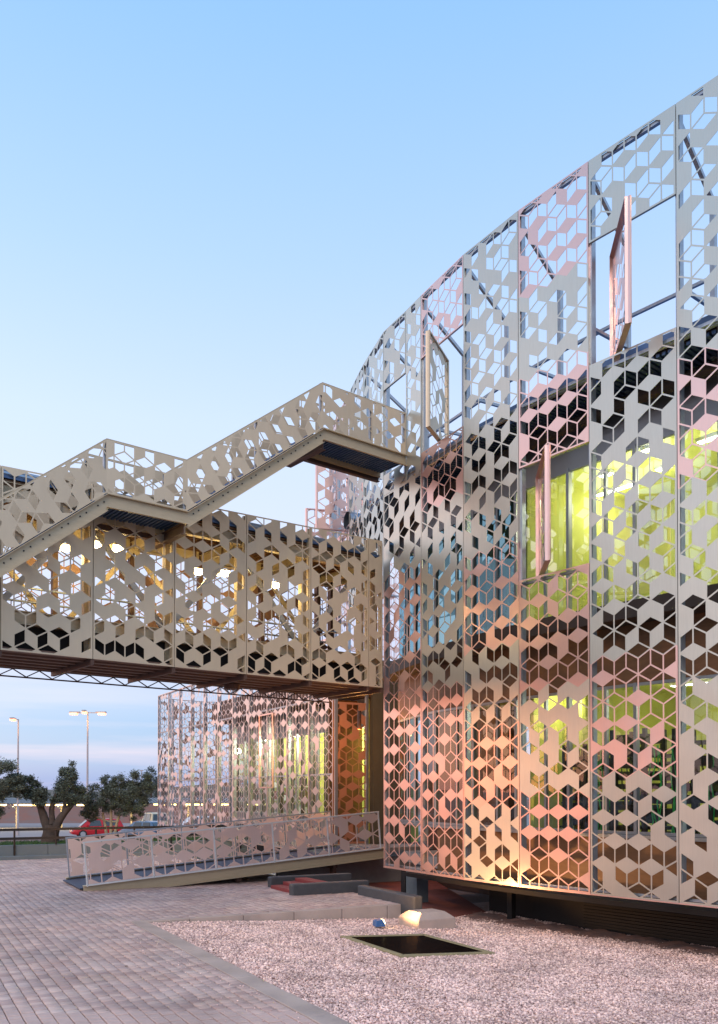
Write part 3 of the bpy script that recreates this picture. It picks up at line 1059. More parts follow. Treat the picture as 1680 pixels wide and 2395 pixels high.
# ---- glazed volume behind the screen
gl = ['G', 'F', 'E', 'D', 'C', 'B', 'A', 'Z', 'L1', 'L2']
OG = 1.30
def strip(name, ks, d0, d1, z0, z1, m, parent=main):
    """one prism per bay between offsets d0,d1 and heights z0,z1"""
    for a, b in zip(ks[:-1], ks[1:]):
        MB().prism([v3(offp(a, d0), z0), v3(offp(b, d0), z0), v3(offp(b, d1), z0), v3(offp(a, d1), z0)], (0, 0, z1 - z0)).build(name, m, parent)
strip('eaves_soffit', gl, .42, 1.6, 8.86, 8.92, M['soffit_dark'])
strip('roof', gl, .40, 7.5, 8.925, 9.12, M['blue_grate'])
# corrugation ribs of the eaves soffit, running across
for a, b in zip(gl[:-1], gl[1:]):
    m = MB()
    n = 15
    for i in range(n):
        t = (i + .5) / n
        P = offp(a, .40).lerp(offp(b, .40), t)
        Q = offp(a, 1.28).lerp(offp(b, 1.28), t)
        m.beam(v3(P, 8.84), v3(Q, 8.84), .06, .05)
    tag(m.build('soffit_ribs', M['blue_grate'], main), kind='stuff')
    MB().cyl(v3(offp(a, .36), 8.93), v3(offp(b, .36), 8.93), .05, n=8).build('gutter', M['galv'], main)
    MB().cyl(v3(offp(a, 1.0), 8.62), v3(offp(b, 1.0), 8.62), .11, n=10).build('duct', M['soffit_dark'], main)
strip('fascia', gl, OG - .02, OG + .12, 8.0, 8.86, M['frame'])
strip('spandrel', gl, OG - .03, OG + .12, 4.0, 5.28, M['wood'])
strip('ledge', gl, .72, OG - .04, 4.98, 5.26, M['soffit_dark'])
strip('sill', gl, OG - .12, OG + .1, 1.40, 1.46, M['frame'])
strip('sill', gl, OG - .10, OG + .1, 5.28, 5.34, M['frame'])
strip('apron', gl[:-2], OG + .0, OG + .15, .45, 1.40, M['wood'])
strip('floor_slab', gl, OG + .13, 7.4, 4.35, 4.9, M['limelight'])
strip('floor_slab', gl, OG + .16, 7.4, .45, .7, M['concrete'])
strip('ceiling', gl, OG + .13, 7.4, 8.3, 8.36, M['limelight'])
strip('ceiling', gl, OG + .13, 7.4, 4.28, 4.34, M['limelight'])
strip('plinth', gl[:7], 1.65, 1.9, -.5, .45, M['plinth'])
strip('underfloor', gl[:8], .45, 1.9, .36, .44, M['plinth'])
# louvre blades on the plinth at the right
for z in [(-.22 + .055 * i) for i in range(12)]:
    for a, b in zip(gl[:4], gl[1:5]):
        MB().beam(v3(offp(a, 1.62), z), v3(offp(b, 1.62), z), .03, .03).build('louvre', M['plinth'], main)
# columns under the building
for px_, w in ((V((1.30, 19.6)), .35), (V((1.05, 19.9)), .14), (V((2.95, 17.0)), .12), (V((.25, 24.3)), .3)):
    MB().beam(v3(px_, -.4), v3(px_, .5), w, w).build('column', M['plinth'] if w < .3 else M['wallgreen'], main)
# panes with mullions
for a, b in zip(gl[:-1], gl[1:]):
    n = 1 if a in 'GFE' else 1
    for (z0, z1) in ((5.34, 8.0), (1.46, 4.0)):
        left_dark = a in ('B', 'A', 'Z', 'L1') and z0 > 3
        P, Q = offp(a, OG), offp(b, OG)
        win = MB()
        t = (Q - P).normalized()
        win.beam(v3(P + t * .03, z0), v3(P + t * .03, z1), .06, .10)
        win.beam(v3(P, z0 + .03), v3(Q, z0 + .03), .06, .05)
        win.beam(v3(P, z1 - .03), v3(Q, z1 - .03), .06, .05)
        mid = P.lerp(Q, .45)
        win.beam(v3(mid, z0 + .05), v3(mid, z1 - .05), .05, .07)
        w_o = win.build('window_frame', M['frame'], main)
        for f0, f1 in ((.0, .45), (.45, 1.)):
            p0, p1 = P.lerp(Q, f0), P.lerp(Q, f1)
            p0, p1 = p0 + t * .04, p1 - t * .03
            nn = V((-t.y, t.x)) * .004
            MB().prism([v3(p0, z0 + .05), v3(p1, z0 + .05), v3(p1, z1 - .05), v3(p0, z1 - .05)], v3(nn)).build('pane', M['glass_dark' if left_dark else 'glass' if z0 > 3 else 'glass_low'], w_o)
# inner walls
def wall_between(P, Q, z0, z1, m, name='partition', th=.1):
    P, Q = V(P), V(Q)
    MB().beam(v3(P, (z0 + z1) / 2), v3(Q, (z0 + z1) / 2), th, z1 - z0).build(name, m, main)
for a, b in zip(gl[:-1], gl[1:]):
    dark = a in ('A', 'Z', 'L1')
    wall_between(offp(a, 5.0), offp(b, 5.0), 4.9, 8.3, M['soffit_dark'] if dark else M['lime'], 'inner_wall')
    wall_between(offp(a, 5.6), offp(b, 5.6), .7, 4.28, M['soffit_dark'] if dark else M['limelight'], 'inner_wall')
wall_between(offp('B', OG + .2), offp('B', 5.0), 4.9, 8.3, M['lime'])
pB = lambda d, t: offp('B', d).lerp(offp('C', d), t)
wall_between(pB(OG + .2, .12), pB(5.6, .12), .7, 4.28, M['lime'])
wall_between(pB(2.3, .12), pB(2.3, .55), .7, 4.28, M['lime'])

# ceiling lamps
def ceiling_lamp(P, z, label, e=30, L=1.1, w=.16):
    em = empty('ceiling_light', v3(P, z), label, 'ceiling light', 'ceiling lights behind the screen')
    MB().box(v3(P, z - .03), v3(U2) * (L / 2), v3(B2) * (w / 2), (0, 0, .03)).build('housing', M['white'], em)
    MB().box(v3(P, z - .066), v3(U2) * (L / 2 - .02), v3(B2) * (w / 2 - .02), (0, 0, .004)).build('diffuser', M['lamp_white'], em)
    light('ceiling_light_lamp', 'POINT', v3(P, z - .45), e, (1, .93, .70), em, None, .12)
for i, (k, t, d) in enumerate((('F', .5, 2.6), ('E', .4, 2.6), ('D', .25, 2.2), ('D', .55, 3.2), ('C', .2, 2.6), ('C', .6, 3.4))):
    nx_ = order[order.index(k) + 1]
    P = offp(k, d).lerp(offp(nx_, d), t)
    ceiling_lamp(P, 8.3, 'white ceiling light on the upper floor, %s from the right' % ('first', 'second', 'third', 'fourth', 'fifth', 'sixth')[i], 22, .3 if i in (2, 3, 4) else 1.1)
for i, (k, t, d) in enumerate((('F', .5, 3.6), ('E', .3, 3.6), ('D', .3, 3.8), ('C', .4, 2.0))):
    nx_ = order[order.index(k) + 1]
    P = offp(k, d).lerp(offp(nx_, d), t)
    ceiling_lamp(P, 4.28, 'long tube light on the ground floor ceiling, %s from the right' % ('first', 'second', 'third', 'fourth')[i], 20)

# server racks
def rack(P, label, seed):
    r = random.Random(seed)
    e = empty('server_rack', v3(P, .7), label, 'server rack', 'open black racks on the ground floor')
    P = V(P)
    u, b = U2, B2
    H = r.uniform(2.3, 2.6)
    for su in (-.33, .33):
        for sb_ in (-.3, .3):
            Q = P + u * su + b * sb_
            MB().beam(v3(Q, .7), v3(Q, .7 + H), .07, .06).build('upright', M['black'], e)
    z = .85
    while z < .7 + H - .15:
        h = r.choice((.05, .09, .12, .16))
        MB().box(v3(P + u * r.uniform(-.03, .03) + b * r.uniform(-.05, .05), z + h / 2), v3(u) * .30, v3(b) * .26, (0, 0, h / 2)).build('server_unit', M['black'], e)
        z += h + r.choice((.05, .08, .11))
    cab = MB()
    for k in range(6):
        x0 = r.uniform(-.3, .3)
        pts = [P + u * (x0 + .05 * math.sin(q_ * 1.7 + k)) - b * (.33 + .02 * math.sin(q_ * 2.3)) for q_ in range(7)]
        for q_ in range(6):
            cab.cyl(v3(pts[q_], 1.0 + .33 * q_), v3(pts[q_ + 1], 1.33 + .33 * q_), .012, n=5)
    cab.build('cable_bundle', M['cable'] if seed % 2 else M['black'], e)
for i, (k, t, d) in enumerate((('E', .62, 2.3), ('D', .02, 2.3), ('D', .45, 2.2), ('D', .9, 2.2), ('C', .36, 2.3), ('E', .2, 2.3))):
    nx_ = order[order.index(k) + 1]
    rack(offp(k, d).lerp(offp(nx_, d), t), ['open black server rack, second from the right edge', 'open black server rack in the middle of the row', 'open black server rack right of the window mullion',
         'open black server rack with green cables near the lime wall', 'open black server rack just right of the ladder', 'open black server rack at the right edge of the photo'][i], i)
# ladder
lad = empty('step_ladder', v3((3.78, 17.0), .7), 'black step ladder leaning by the lime green wall on the ground floor', 'ladder')
base = V((3.78, 16.9))
for s in (-.18, .18):
    MB().beam(v3(base + U2 * s, .7), v3(base + U2 * (s * .6) + B2 * .5, 2.65), .05, .03).build('rail', M['black'], lad)
for i in range(8):
    t = (i + .6) / 8.6
    c = base.lerp(base + B2 * .5, t)
    MB().beam(v3(c - U2 * (.18 - .07 * t), .7 + 1.95 * t), v3(c + U2 * (.18 - .07 * t), .7 + 1.95 * t), .06, .025).build('rung', M['black'], lad)
# silver ducts at the far curve
dk = empty('exhaust_ducts', v3((.4, 22.8), 7.6), 'shiny spiral exhaust ducts beyond the bridge roof', 'ducts')
for i, (x, y, z, r_) in enumerate(((-.05, 22.4, 9.0, .22), (.25, 22.9, 8.7, .24), (.1, 22.5, 8.45, .18))):
    MB().cyl((x - .25, y - .5, z), (x + 1.6, y + .4, z), r_, n=18, cap=False).build('duct_pipe', M['duct'], dk, smooth=True)

# ================================================================== LOW WING
wd = V((-.486, .874))
wn2 = V((.874, .486))                # inwards (away from the forecourt, to the right)
W0 = V((-.74, 24.7))
WT, WB, WL, WN = 6.6, .42, 1.573, 11
wing = empty('low_wing', v3(W0), 'low side wing wrapped in a fine copper pink perforated screen under the footbridge', 'building')
wp = [W0 + wd * (WL * i) for i in range(WN + 1)]
# rounded corner then the far return
for i in range(WN):
    wall_sheet(wing, wp[i + 1], wp[i], [(WB, WT, 'wingpink')], 70 + i, fill=(0, .0, .36), bar=.0095)
rp = [wp[-1]]
dirs = [(.25, .97), (.75, .66), (.93, .36), (.93, .36), (.93, .36)]
for dx, dy in dirs:
    rp.append(rp[-1] + V((dx, dy)).normalized() * 1.5)
for i in range(len(rp) - 1):
    wall_sheet(wing, rp[i + 1], rp[i], [(WB, WT, 'brownmesh')], 90 + i, fill=(0, .1, .35))
for i, P in enumerate(wp):
    MB().beam(v3(P + wn2 * .09, WB - .5), v3(P + wn2 * .09, WT), .08, .10).build('post', M['galv'], wing)
    MB().beam(v3(P + wn2 * 1.1, .0), v3(P + wn2 * 1.1, WT - .9), .08, .08).build('rear_post', M['frame'], wing)
for P in rp[1:]:
    MB().beam(v3(P, WB - 1.5), v3(P, WT), .08, .08).build('post', M['frame'], wing)
for z in (WT - .04, 4.9, 2.7, WB + .05):
    MB().beam(v3(wp[0] + wn2 * .06, z), v3(wp[-1] + wn2 * .06, z), .05, .05).build('rail', M['galv'], wing)
# small framed shutter in the screen
fz0, fz1 = 2.35, 4.75
fa, fb = wp[3].lerp(wp[4], .35), wp[3].lerp(wp[2], .35)
fr = MB()
for P in (fa, fb):
    fr.beam(v3(P - wn2 * .02, fz0), v3(P - wn2 * .02, fz1), .05, .05)
for z in (fz0, fz1):
    fr.beam(v3(fa - wn2 * .02, z), v3(fb - wn2 * .02, z), .05, .05)
fr.build('shutter_frame', M['pink'], wing)
# glazed box
wgl = 10.8
def wq(s, d, z): return v3(W0 + wd * s + wn2 * d, z)
def wbox(name, s0, s1, d0, d1, z0, z1, m):
    return MB().prism([wq(s0, d0, z0), wq(s1, d0, z0), wq(s1, d1, z0), wq(s0, d1, z0)], (0, 0, z1 - z0)).build(name, m, wing)
wbox('roof', -.0, wgl + .8, .55, 7, 4.95, 5.75, M['steel_brown'])
wbox('fascia', .3, wgl, 1.25, 1.4, 4.1, 4.94, M['frame'])
wbox('floor_slab', .3, wgl, 1.2, 7, .3, .7, M['concrete'])
wbox('apron', .3, wgl, 1.22, 1.35, .7, 1.40, M['frame'])
wbox('sill', .3, wgl, 1.12, 1.4, 1.40, 1.46, M['frame'])
wbox('inner_wall', .3, wgl - .1, 2.9, 3.0, .7, 4.9, M['lime'])
wbox('end_wall', wgl - .1, wgl, 1.3, 2.9, .7, 4.9, M['glass'])
wbox('end_wall', .2, .3, 1.3, 3.0, .7, 4.9, M['lime'])
wbox('ceiling', .3, wgl - .1, 1.4, 2.9, 4.6, 4.66, M['white'])
wbox('plinth', -.2, wgl + 2, 1.0, 1.2, -1.5, .3, M['plinth'])
for i in range(13):
    s = .3 + i * (wgl - .4) / 12
    wbox('mullion', s, s + .06, 1.22, 1.36, 1.46, 4.1, M['soffit_dark'])
    if i < 12:
        s1 = .3 + (i + 1) * (wgl - .4) / 12
        wbox('pane', s + .07, s1 - .01, 1.27, 1.274, 1.47, 4.09, M['glass_low'])
wbox('partition', 5.4, 5.5, 2.1, 2.89, .7, 4.6, M['lime'])
for i, s in enumerate((1.3, 3.6, 6.6, 9.2)):
    em = empty('ceiling_light', wq(s, 2.6, 4.55), 'long ceiling light inside the low wing, %s from the entrance' % ('first', 'second', 'third', 'fourth')[i], 'ceiling light', 'ceiling lights behind the screen')
    MB().box(wq(s, 1.9, 4.54), v3(wd) * .7, v3(wn2) * .09, (0, 0, .03)).build('housing', M['white'], em)
    MB().box(wq(s, 1.9, 4.50), v3(wd) * .68, v3(wn2) * .07, (0, 0, .004)).build('diffuser', M['lamp_white'], em)
    light('ceiling_light_lamp', 'POINT', wq(s, 1.9, 3.9), (135, 135, 130, 110)[i], (1, .95, .72), em, None, .12)
for i, s in enumerate((6.0, 7.9, 9.3)):
    sh = empty('office_shelf', wq(s, 2.6, .7), ['tall office shelf inside the low wing nearest the entrance', 'tall office shelf in the middle of the low wing', 'tall office shelf at the far end of the low wing'][i], 'shelf', 'office shelves in the wing')
    for k in range(4):
        MB().box(wq(s, 2.6, .9 + .5 * k), v3(wd) * .6, v3(wn2) * .15, (0, 0, .02)).build('shelf_board', M['white'], sh)
        for q_ in range(5):
            h = rng.uniform(.15, .36)
            MB().box(wq(s - .5 + .23 * q_, 2.6, .92 + .5 * k + h / 2), v3(wd) * .07, v3(wn2) * .12, (0, 0, h / 2)).build('binder', M[rng.choice(['wood', 'white', 'frame', 'redstep', 'black'])], sh)

# entrance recess between wing and main block
G0 = W0 + R2 * .02
gate = empty('entrance_gate', v3(G0), 'open rust coloured perforated metal gate at the entrance under the footbridge', 'gate')
sheet('gate_leaf', gate, M['rust'], v3(G0 - wn2 * .0), v3(R2), Z3, rect(1.12, .72, 4.75), a=.235, fill=(0, .1, .6), seed=5, frame=.06, bar=.014)
for x in (.03, 1.09):
    MB().beam(v3(G0 + R2 * x - C2 * .03, .7), v3(G0 + R2 * x - C2 * .03, 4.78), .06, .06).build('gate_post', M['rust'], gate)
for z in (1.3, 2.4, 3.6):
    MB().beam(v3(G0 + R2 * 1.13, z), v3(G0 + R2 * 1.13, z + .2), .02, .02).build('hinge', M['galv'], gate)
entry = empty('entrance_porch', v3(W0 + R2 * 1.2), 'shadowy entrance porch with olive brown side walls behind the rust gate', 'porch')
def ebox(name, P, Q, z0, z1, m, th=.1):
    MB().beam(v3(P, (z0 + z1) / 2), v3(Q, (z0 + z1) / 2), th, z1 - z0).build(name, m, entry)
a0 = W0 + R2 * .3 - C2 * .9
ebox('glazed_wall', a0, a0 + R2 * 1.1, .7, 4.9, M['wood'])
ebox('side_wall', W0 + R2 * 1.25, W0 + R2 * 1.25 + C2 * .1 + R2 * 1.2, .7, 6.0, M['olive_wall'], .25)
ebox('back_wall', W0 + R2 * 2.4 + C2 * 1.0, W0 + R2 * 2.4 + C2 * 5.0, -.4, 6.0, M['steel_brown'], .2)
MB().prism([v3(W0 + R2 * .1 + C2 * 1.6, .6), v3(W0 + R2 * 2.4 + C2 * 1.6, .6), v3(W0 + R2 * 2.4 - C2 * 1.2, .6), v3(W0 + R2 * .1 - C2 * 1.2, .6)], (0, 0, .09)).build('threshold', M['concrete'], entry)
ebox('base_wall', W0 + C2 * 1.2 - R2 * 2.2, W0 + C2 * 1.2 + R2 * 2.0, -.4, .42, M['concrete'], .12)

# ================================================================== FOOTBRIDGE
BE = V((.50, 18.68))                       # where the near side meets the facade
BWID = 1.9
def bq(s, d, z): return v3(BE - B2 * s - U2 * d, z)      # s along the bridge away from the building, d to its far side
bridge = empty('footbridge', bq(0, 0, 4.4), 'covered footbridge clad in beige metal sheets cut with rhombus holes', 'footbridge')
bs = [0, .38] + [.38 + 1.5 * i for i in range(1, 8)]
BZ0 = 4.41
def btop(s): return 7.55 - .030 * s
for i in range(len(bs) - 1):
    s0, s1 = bs[i], bs[i + 1]
    w = s1 - s0
    t0, t1 = btop(s0), btop(s1)
    g = .006
    reg = [(g, BZ0), (w - g, BZ0), (w - g, t0), (g, t1)]
    k = 8 if i else 2
    a = (w - .05) / k / (math.sqrt(3) / 2)
    sheet('screen_panel', bridge, M['beige'], bq(s1, 0, 0), B3, Z3, reg, a=a, off=(.025, .18), fill=(0, .36, .57), seed=130 + i, bar=.011, frame=.025)
    reg = [(g, BZ0 + .3), (w - g, BZ0 + .3), (w - g, t0), (g, t1)]
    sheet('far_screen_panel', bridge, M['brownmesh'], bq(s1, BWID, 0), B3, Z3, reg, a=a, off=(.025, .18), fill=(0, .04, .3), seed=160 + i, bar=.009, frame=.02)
for i, s in enumerate(bs):
    MB().beam(bq(s, .07, BZ0), bq(s, .07, btop(s) - .03), .06, .08).build('post', M['steel_beige'], bridge)
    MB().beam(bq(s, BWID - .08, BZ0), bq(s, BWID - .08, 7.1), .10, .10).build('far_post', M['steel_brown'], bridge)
    MB().beam(bq(s, .3, 4.55), bq(s, .3, 7.0), .12, .12).build('column', M['steel_beige'], bridge)
    MB().beam(bq(s, .02, 4.36), bq(s, BWID, 4.36), .06, .10).build('cross_rib', M['steel_brown'], bridge)
    MB().ibeam(bq(s, .1, 6.95), bq(s, BWID - .05, 6.95), .08, .16).build('roof_beam', M['steel_beige'], bridge)
Lb = bs[-1]
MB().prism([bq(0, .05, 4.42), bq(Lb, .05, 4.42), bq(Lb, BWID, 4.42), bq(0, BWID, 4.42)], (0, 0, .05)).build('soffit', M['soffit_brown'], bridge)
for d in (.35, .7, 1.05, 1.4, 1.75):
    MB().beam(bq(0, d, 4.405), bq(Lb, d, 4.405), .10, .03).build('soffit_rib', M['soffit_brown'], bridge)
MB().prism([bq(0, .25, 4.48), bq(Lb, .25, 4.48), bq(Lb, BWID - .1, 4.48), bq(0, BWID - .1, 4.48)], (0, 0, .42)).build('floor_structure', M['plinth'], bridge)
for d in (.16, BWID - .12):
    MB().ibeam(bq(0, d, 4.98), bq(Lb, d, 4.98), .12, .22).build('floor_beam', M['steel_beige'], bridge)
    MB().ibeam(bq(0, d, 7.0), bq(Lb, d, 7.0), .12, .24).build('eaves_beam', M['steel_beige'], bridge)
MB().prism([bq(0, .1, 7.16), bq(Lb, .1, 7.10), bq(Lb, BWID + .1, 7.10), bq(0, BWID + .1, 7.16)], (0, 0, .03)).build('roof_deck', M['wood'], bridge)
m = MB()
for i in range(17):
    d = .15 + i * (BWID - .2) / 16
    m.beam(bq(0, d, 7.14), bq(Lb, d, 7.08), .05, .04)
tag(m.build('roof_ribs', M['wood'], bridge), kind='stuff')
MB().prism([bq(0, .06, 7.20), bq(Lb, .06, 7.14), bq(Lb, BWID + .15, 7.14), bq(0, BWID + .15, 7.20)], (0, 0, .05)).build('roof_sheet', M['blue_grate'], bridge)
for k, z in enumerate((7.31, 7.40)):
    MB().cyl(bq(0, .22 + .12 * k, z), bq(Lb, .22 + .12 * k, z - .06), .05, n=8).build('pipe', M['galv'], bridge)
# crossing diagonals
for i in range(1, len(bs) - 1, 1):
    s0, s1 = bs[i], bs[i + 1]
    up = i % 2
    MB().beam(bq(s0, .36, 6.9 if up else 5.1), bq(s1, .36, 5.1 if up else 6.9), .03, .11).build('brace', M['galv'], bridge)
    MB().beam(bq(s0, BWID - .2, 5.1 if up else 6.9), bq(s1, BWID - .2, 6.9 if up else 5.1), .03, .10).build('brace', M['steel_beige'], bridge)
# lattice girder under the far edge
m = MB()
for z in (4.25, 4.40):
    m.beam(bq(0, BWID, z), bq(Lb, BWID, z), .025, .025)
n = 46
for i in range(n):
    m.beam(bq(Lb * i / n, BWID, 4.26 if i % 2 else 4.39), bq(Lb * (i + 1) / n, BWID, 4.39 if i % 2 else 4.26), .018, .018)
tag(m.build('lattice_girder', M['steel_brown'], bridge), kind='stuff')
# handrails inside
for z in (5.55, 5.8):
    MB().cyl(bq(0, BWID - .35, z), bq(Lb, BWID - .35, z), .02, n=6).build('handrail', M['galv'], bridge)
# flood lamps in the bridge
for i, (s, zl) in enumerate(((2.25, 6.44), (3.42, 6.50), (4.0, 6.44), (5.6, 6.60), (6.04, 6.60), (6.6, 6.44))):
    P = bq(s, .85, zl)
    e = empty('flood_lamp', P, 'glowing yellow flood lamp under the footbridge roof, %s from the building' % ('first', 'second', 'third', 'fourth', 'fifth', 'sixth')[i], 'flood lamp', 'flood lamps under the bridge roof')
    MB().box(P, B3 * .13, U3 * .10, (0, 0, .05)).build('housing', M['steel_beige'], e, bevel=.01)
    MB().box(P - V((0, 0, .054)) + U3 * .03, B3 * .11, U3 * .08, (0, 0, .008)).build('lens', M['lamp_yellow'], e)
    MB().box(P + U3 * .104 - V((0, 0, .01)), B3 * .11, U3 * .004, (0, 0, .035)).build('lens', M['lamp_yellow'], e)
    MB().beam(P + Z3 * .05, P + Z3 * .48, .02, .02).build('hanger', M['steel_brown'], e)
    light('flood_lamp_light', 'POINT', P - V((0, 0, .16)), 15, (1, .72, .28), e, None, .08)
# caged bulkhead lamp on the soffit, warm light over the entrance
P = bq(2.9, 1.35, 4.28)
e = empty('bulkhead_lamp', P, 'round caged bulkhead lamp under the footbridge near the entrance', 'bulkhead lamp')
MB().cyl(P + Z3 * .10, P, .17, .16, n=16).build('housing', M['steel_brown'], e)
for i in range(4):
    an = math.pi * i / 4
    d = V((math.cos(an), math.sin(an), 0)) * .15
    MB().cyl(P + d, P - Z3 * .09 + d * .4, .008, n=5).build('cage_wire', M['galv'], e)
    MB().cyl(P - d, P - Z3 * .09 - d * .4, .008, n=5).build('cage_wire', M['galv'], e)
light('porch_light', 'POINT', (W0.x + .75, W0.y - 1.9, 3.7), 120, (1, .42, .10), entry, None, .1)
MB().cyl((W0.x + .75, W0.y - 1.9, 3.82), (W0.x + .75, W0.y - 1.9, 4.3), .05, n=8).build('porch_lamp', M['steel_brown'], entry)

# ================================================================== STAIRCASE
SO = V((.97, 18.10))
SWID = .80
def sq(x, d, z): return v3(SO + B2 * x - U2 * d, z)      # x<0 away from the building, d towards the bridge
stair = empty('escape_staircase', sq(-6.4, 0, 6.9), 'beige steel staircase climbing beside the footbridge with perforated guards', 'staircase')
zL1, zL2, HG = 6.97, 9.16, .88
X1a, X1b, X2a = -6.46, -5.03, -2.14
sl1, sl2 = .80, (zL2 - zL1) / (X2a - X1b)
XS = -10.5
def prof(x):
    if x < X1a: return zL1 - sl1 * (X1a - x)
    if x < X1b: return zL1
    if x < X2a: return zL1 + sl2 * (x - X1b)
    return zL2
segs = [(XS, -8.5), (-8.5, X1a), (X1a, X1b), (X1b, -3.6), (-3.6, X2a), (X2a, -.9), (-.9, 0.0)]
for d, mt in ((0, 'beige'), (SWID, 'beige')):
    for i, (xa, xb) in enumerate(segs):
        za, zb = prof(xa + 1e-4), prof(xb - 1e-4)
        hh = HG
        reg = [(xa, za + .02), (xb, zb + .02), (xb, zb + hh), (xa, za + hh)]
        rt = math.atan2(zb - za, xb - xa)
        sheet('guard_panel', stair, M[mt], sq(0, d, 0), B3, Z3, reg, a=.205, rot=rt, off=(.05, .04), fill=(0, .42, .52), bar=.010, frame=.016, seed=200 + i + int(d * 40))
        MB().beam(sq(xa, d + .03, za + hh + .012), sq(xb, d + .03, zb + hh + .012), .05, .02).build('handrail', M['steel_beige'], stair)
        MB().beam(sq(xb - .02, d + .05, zb), sq(xb - .02, d + .05, zb + hh), .045, .045).build('post', M['galv'], stair)
# stringers and landing edge beams (channels)
def channel(xa, xb, d, side, name):
    za, zb = prof(xa + 1e-4), prof(xb - 1e-4)
    s = math.hypot(xb - xa, zb - za) / (xb - xa)
    h = .21 * s
    m = MB()
    m.prism([sq(xa, d, za), sq(xb, d, zb), sq(xb, d, zb - h), sq(xa, d, za - h)], U3 * -.012)
    for o_ in (0, -h):
        m.prism([sq(xa, d - .004 * side, za + o_), sq(xb, d - .004 * side, zb + o_), sq(xb, d - .004 * side, zb + o_ - .014), sq(xa, d - .004 * side, za + o_ - .014)], U3 * (.05 * side))
    m.build(name, M['steel_beige'], stair)
for d, side in ((0, 1), (SWID + .012, -1)):
    channel(XS, X1a, d, side, 'stringer')
    channel(X1a, X1b, d, side, 'landing_beam')
    channel(X1b, X2a, d, side, 'stringer')
    channel(X2a, 0., d, side, 'landing_beam')
# bolt pairs on the outer stringers
m = MB()
for xa, xb in ((XS, X1a), (X1b, X2a)):
    x = xa + .12
    while x < xb - .1:
        for k in (0, .1):
            z = prof(x + k) - .10
            m.cyl(sq(x + k, -.002, z), sq(x + k, -.014, z), .013, n=6)
        x += .29
tag(m.build('bolts', M['black'], stair), kind='stuff')
# treads
for xa, xb, n in ((XS, X1a, 18), (X1b, X2a, 12)):
    for i in range(n):
        x = xa + (i + .5) * (xb - xa) / n
        z = prof(x) - .07
        MB().box(sq(x, SWID / 2, z), B3 * .14, U3 * (SWID / 2 - .03), (0, 0, .02)).build('tread', M['blue_grate'], stair)
        mm = MB()
        for k in range(4):
            mm.beam(sq(x - .10 + .065 * k, .04, z - .035), sq(x - .10 + .065 * k, SWID - .04, z - .035), .03, .03)
        tag(mm.build('tread_ribs', M['blue_grate'], stair), kind='stuff')
# landings with corrugated undersides
for xa, xb, z in ((X1a, X1b, zL1), (X2a, 0, zL2)):
    MB().prism([sq(xa, .01, z - .12), sq(xb, .01, z - .12), sq(xb, SWID, z - .12), sq(xa, SWID, z - .12)], (0, 0, .05)).build('landing', M['blue_grate'], stair)
    n = int((xb - xa) / .075)
    mm = MB()
    for k in range(n):
        x = xa + (k + .5) * (xb - xa) / n
        mm.beam(sq(x, .02, z - .135), sq(x, SWID - .02, z - .135), .036, .03)
    tag(mm.build('landing_ribs', M['blue_grate'], stair), kind='stuff')
for x in (X1b - .05, X2a + .02):
    MB().ibeam(sq(x, .02, prof(x) - .30), sq(x, 1.2, prof(x) - .30), .12, .18).build('bracket', M['steel_brown'], stair)
MB().ibeam(sq(X2a + .1, SWID + .08, zL2 - .2), sq(0, SWID + .08, zL2 - .2), .10, .22).build('rear_beam', M['steel_brown'], stair)
MB().ibeam(sq(X1a + .05, SWID + .08, zL1 - .22), sq(X1b, SWID + .08, zL1 - .22), .10, .22).build('rear_beam', M['steel_brown'], stair)

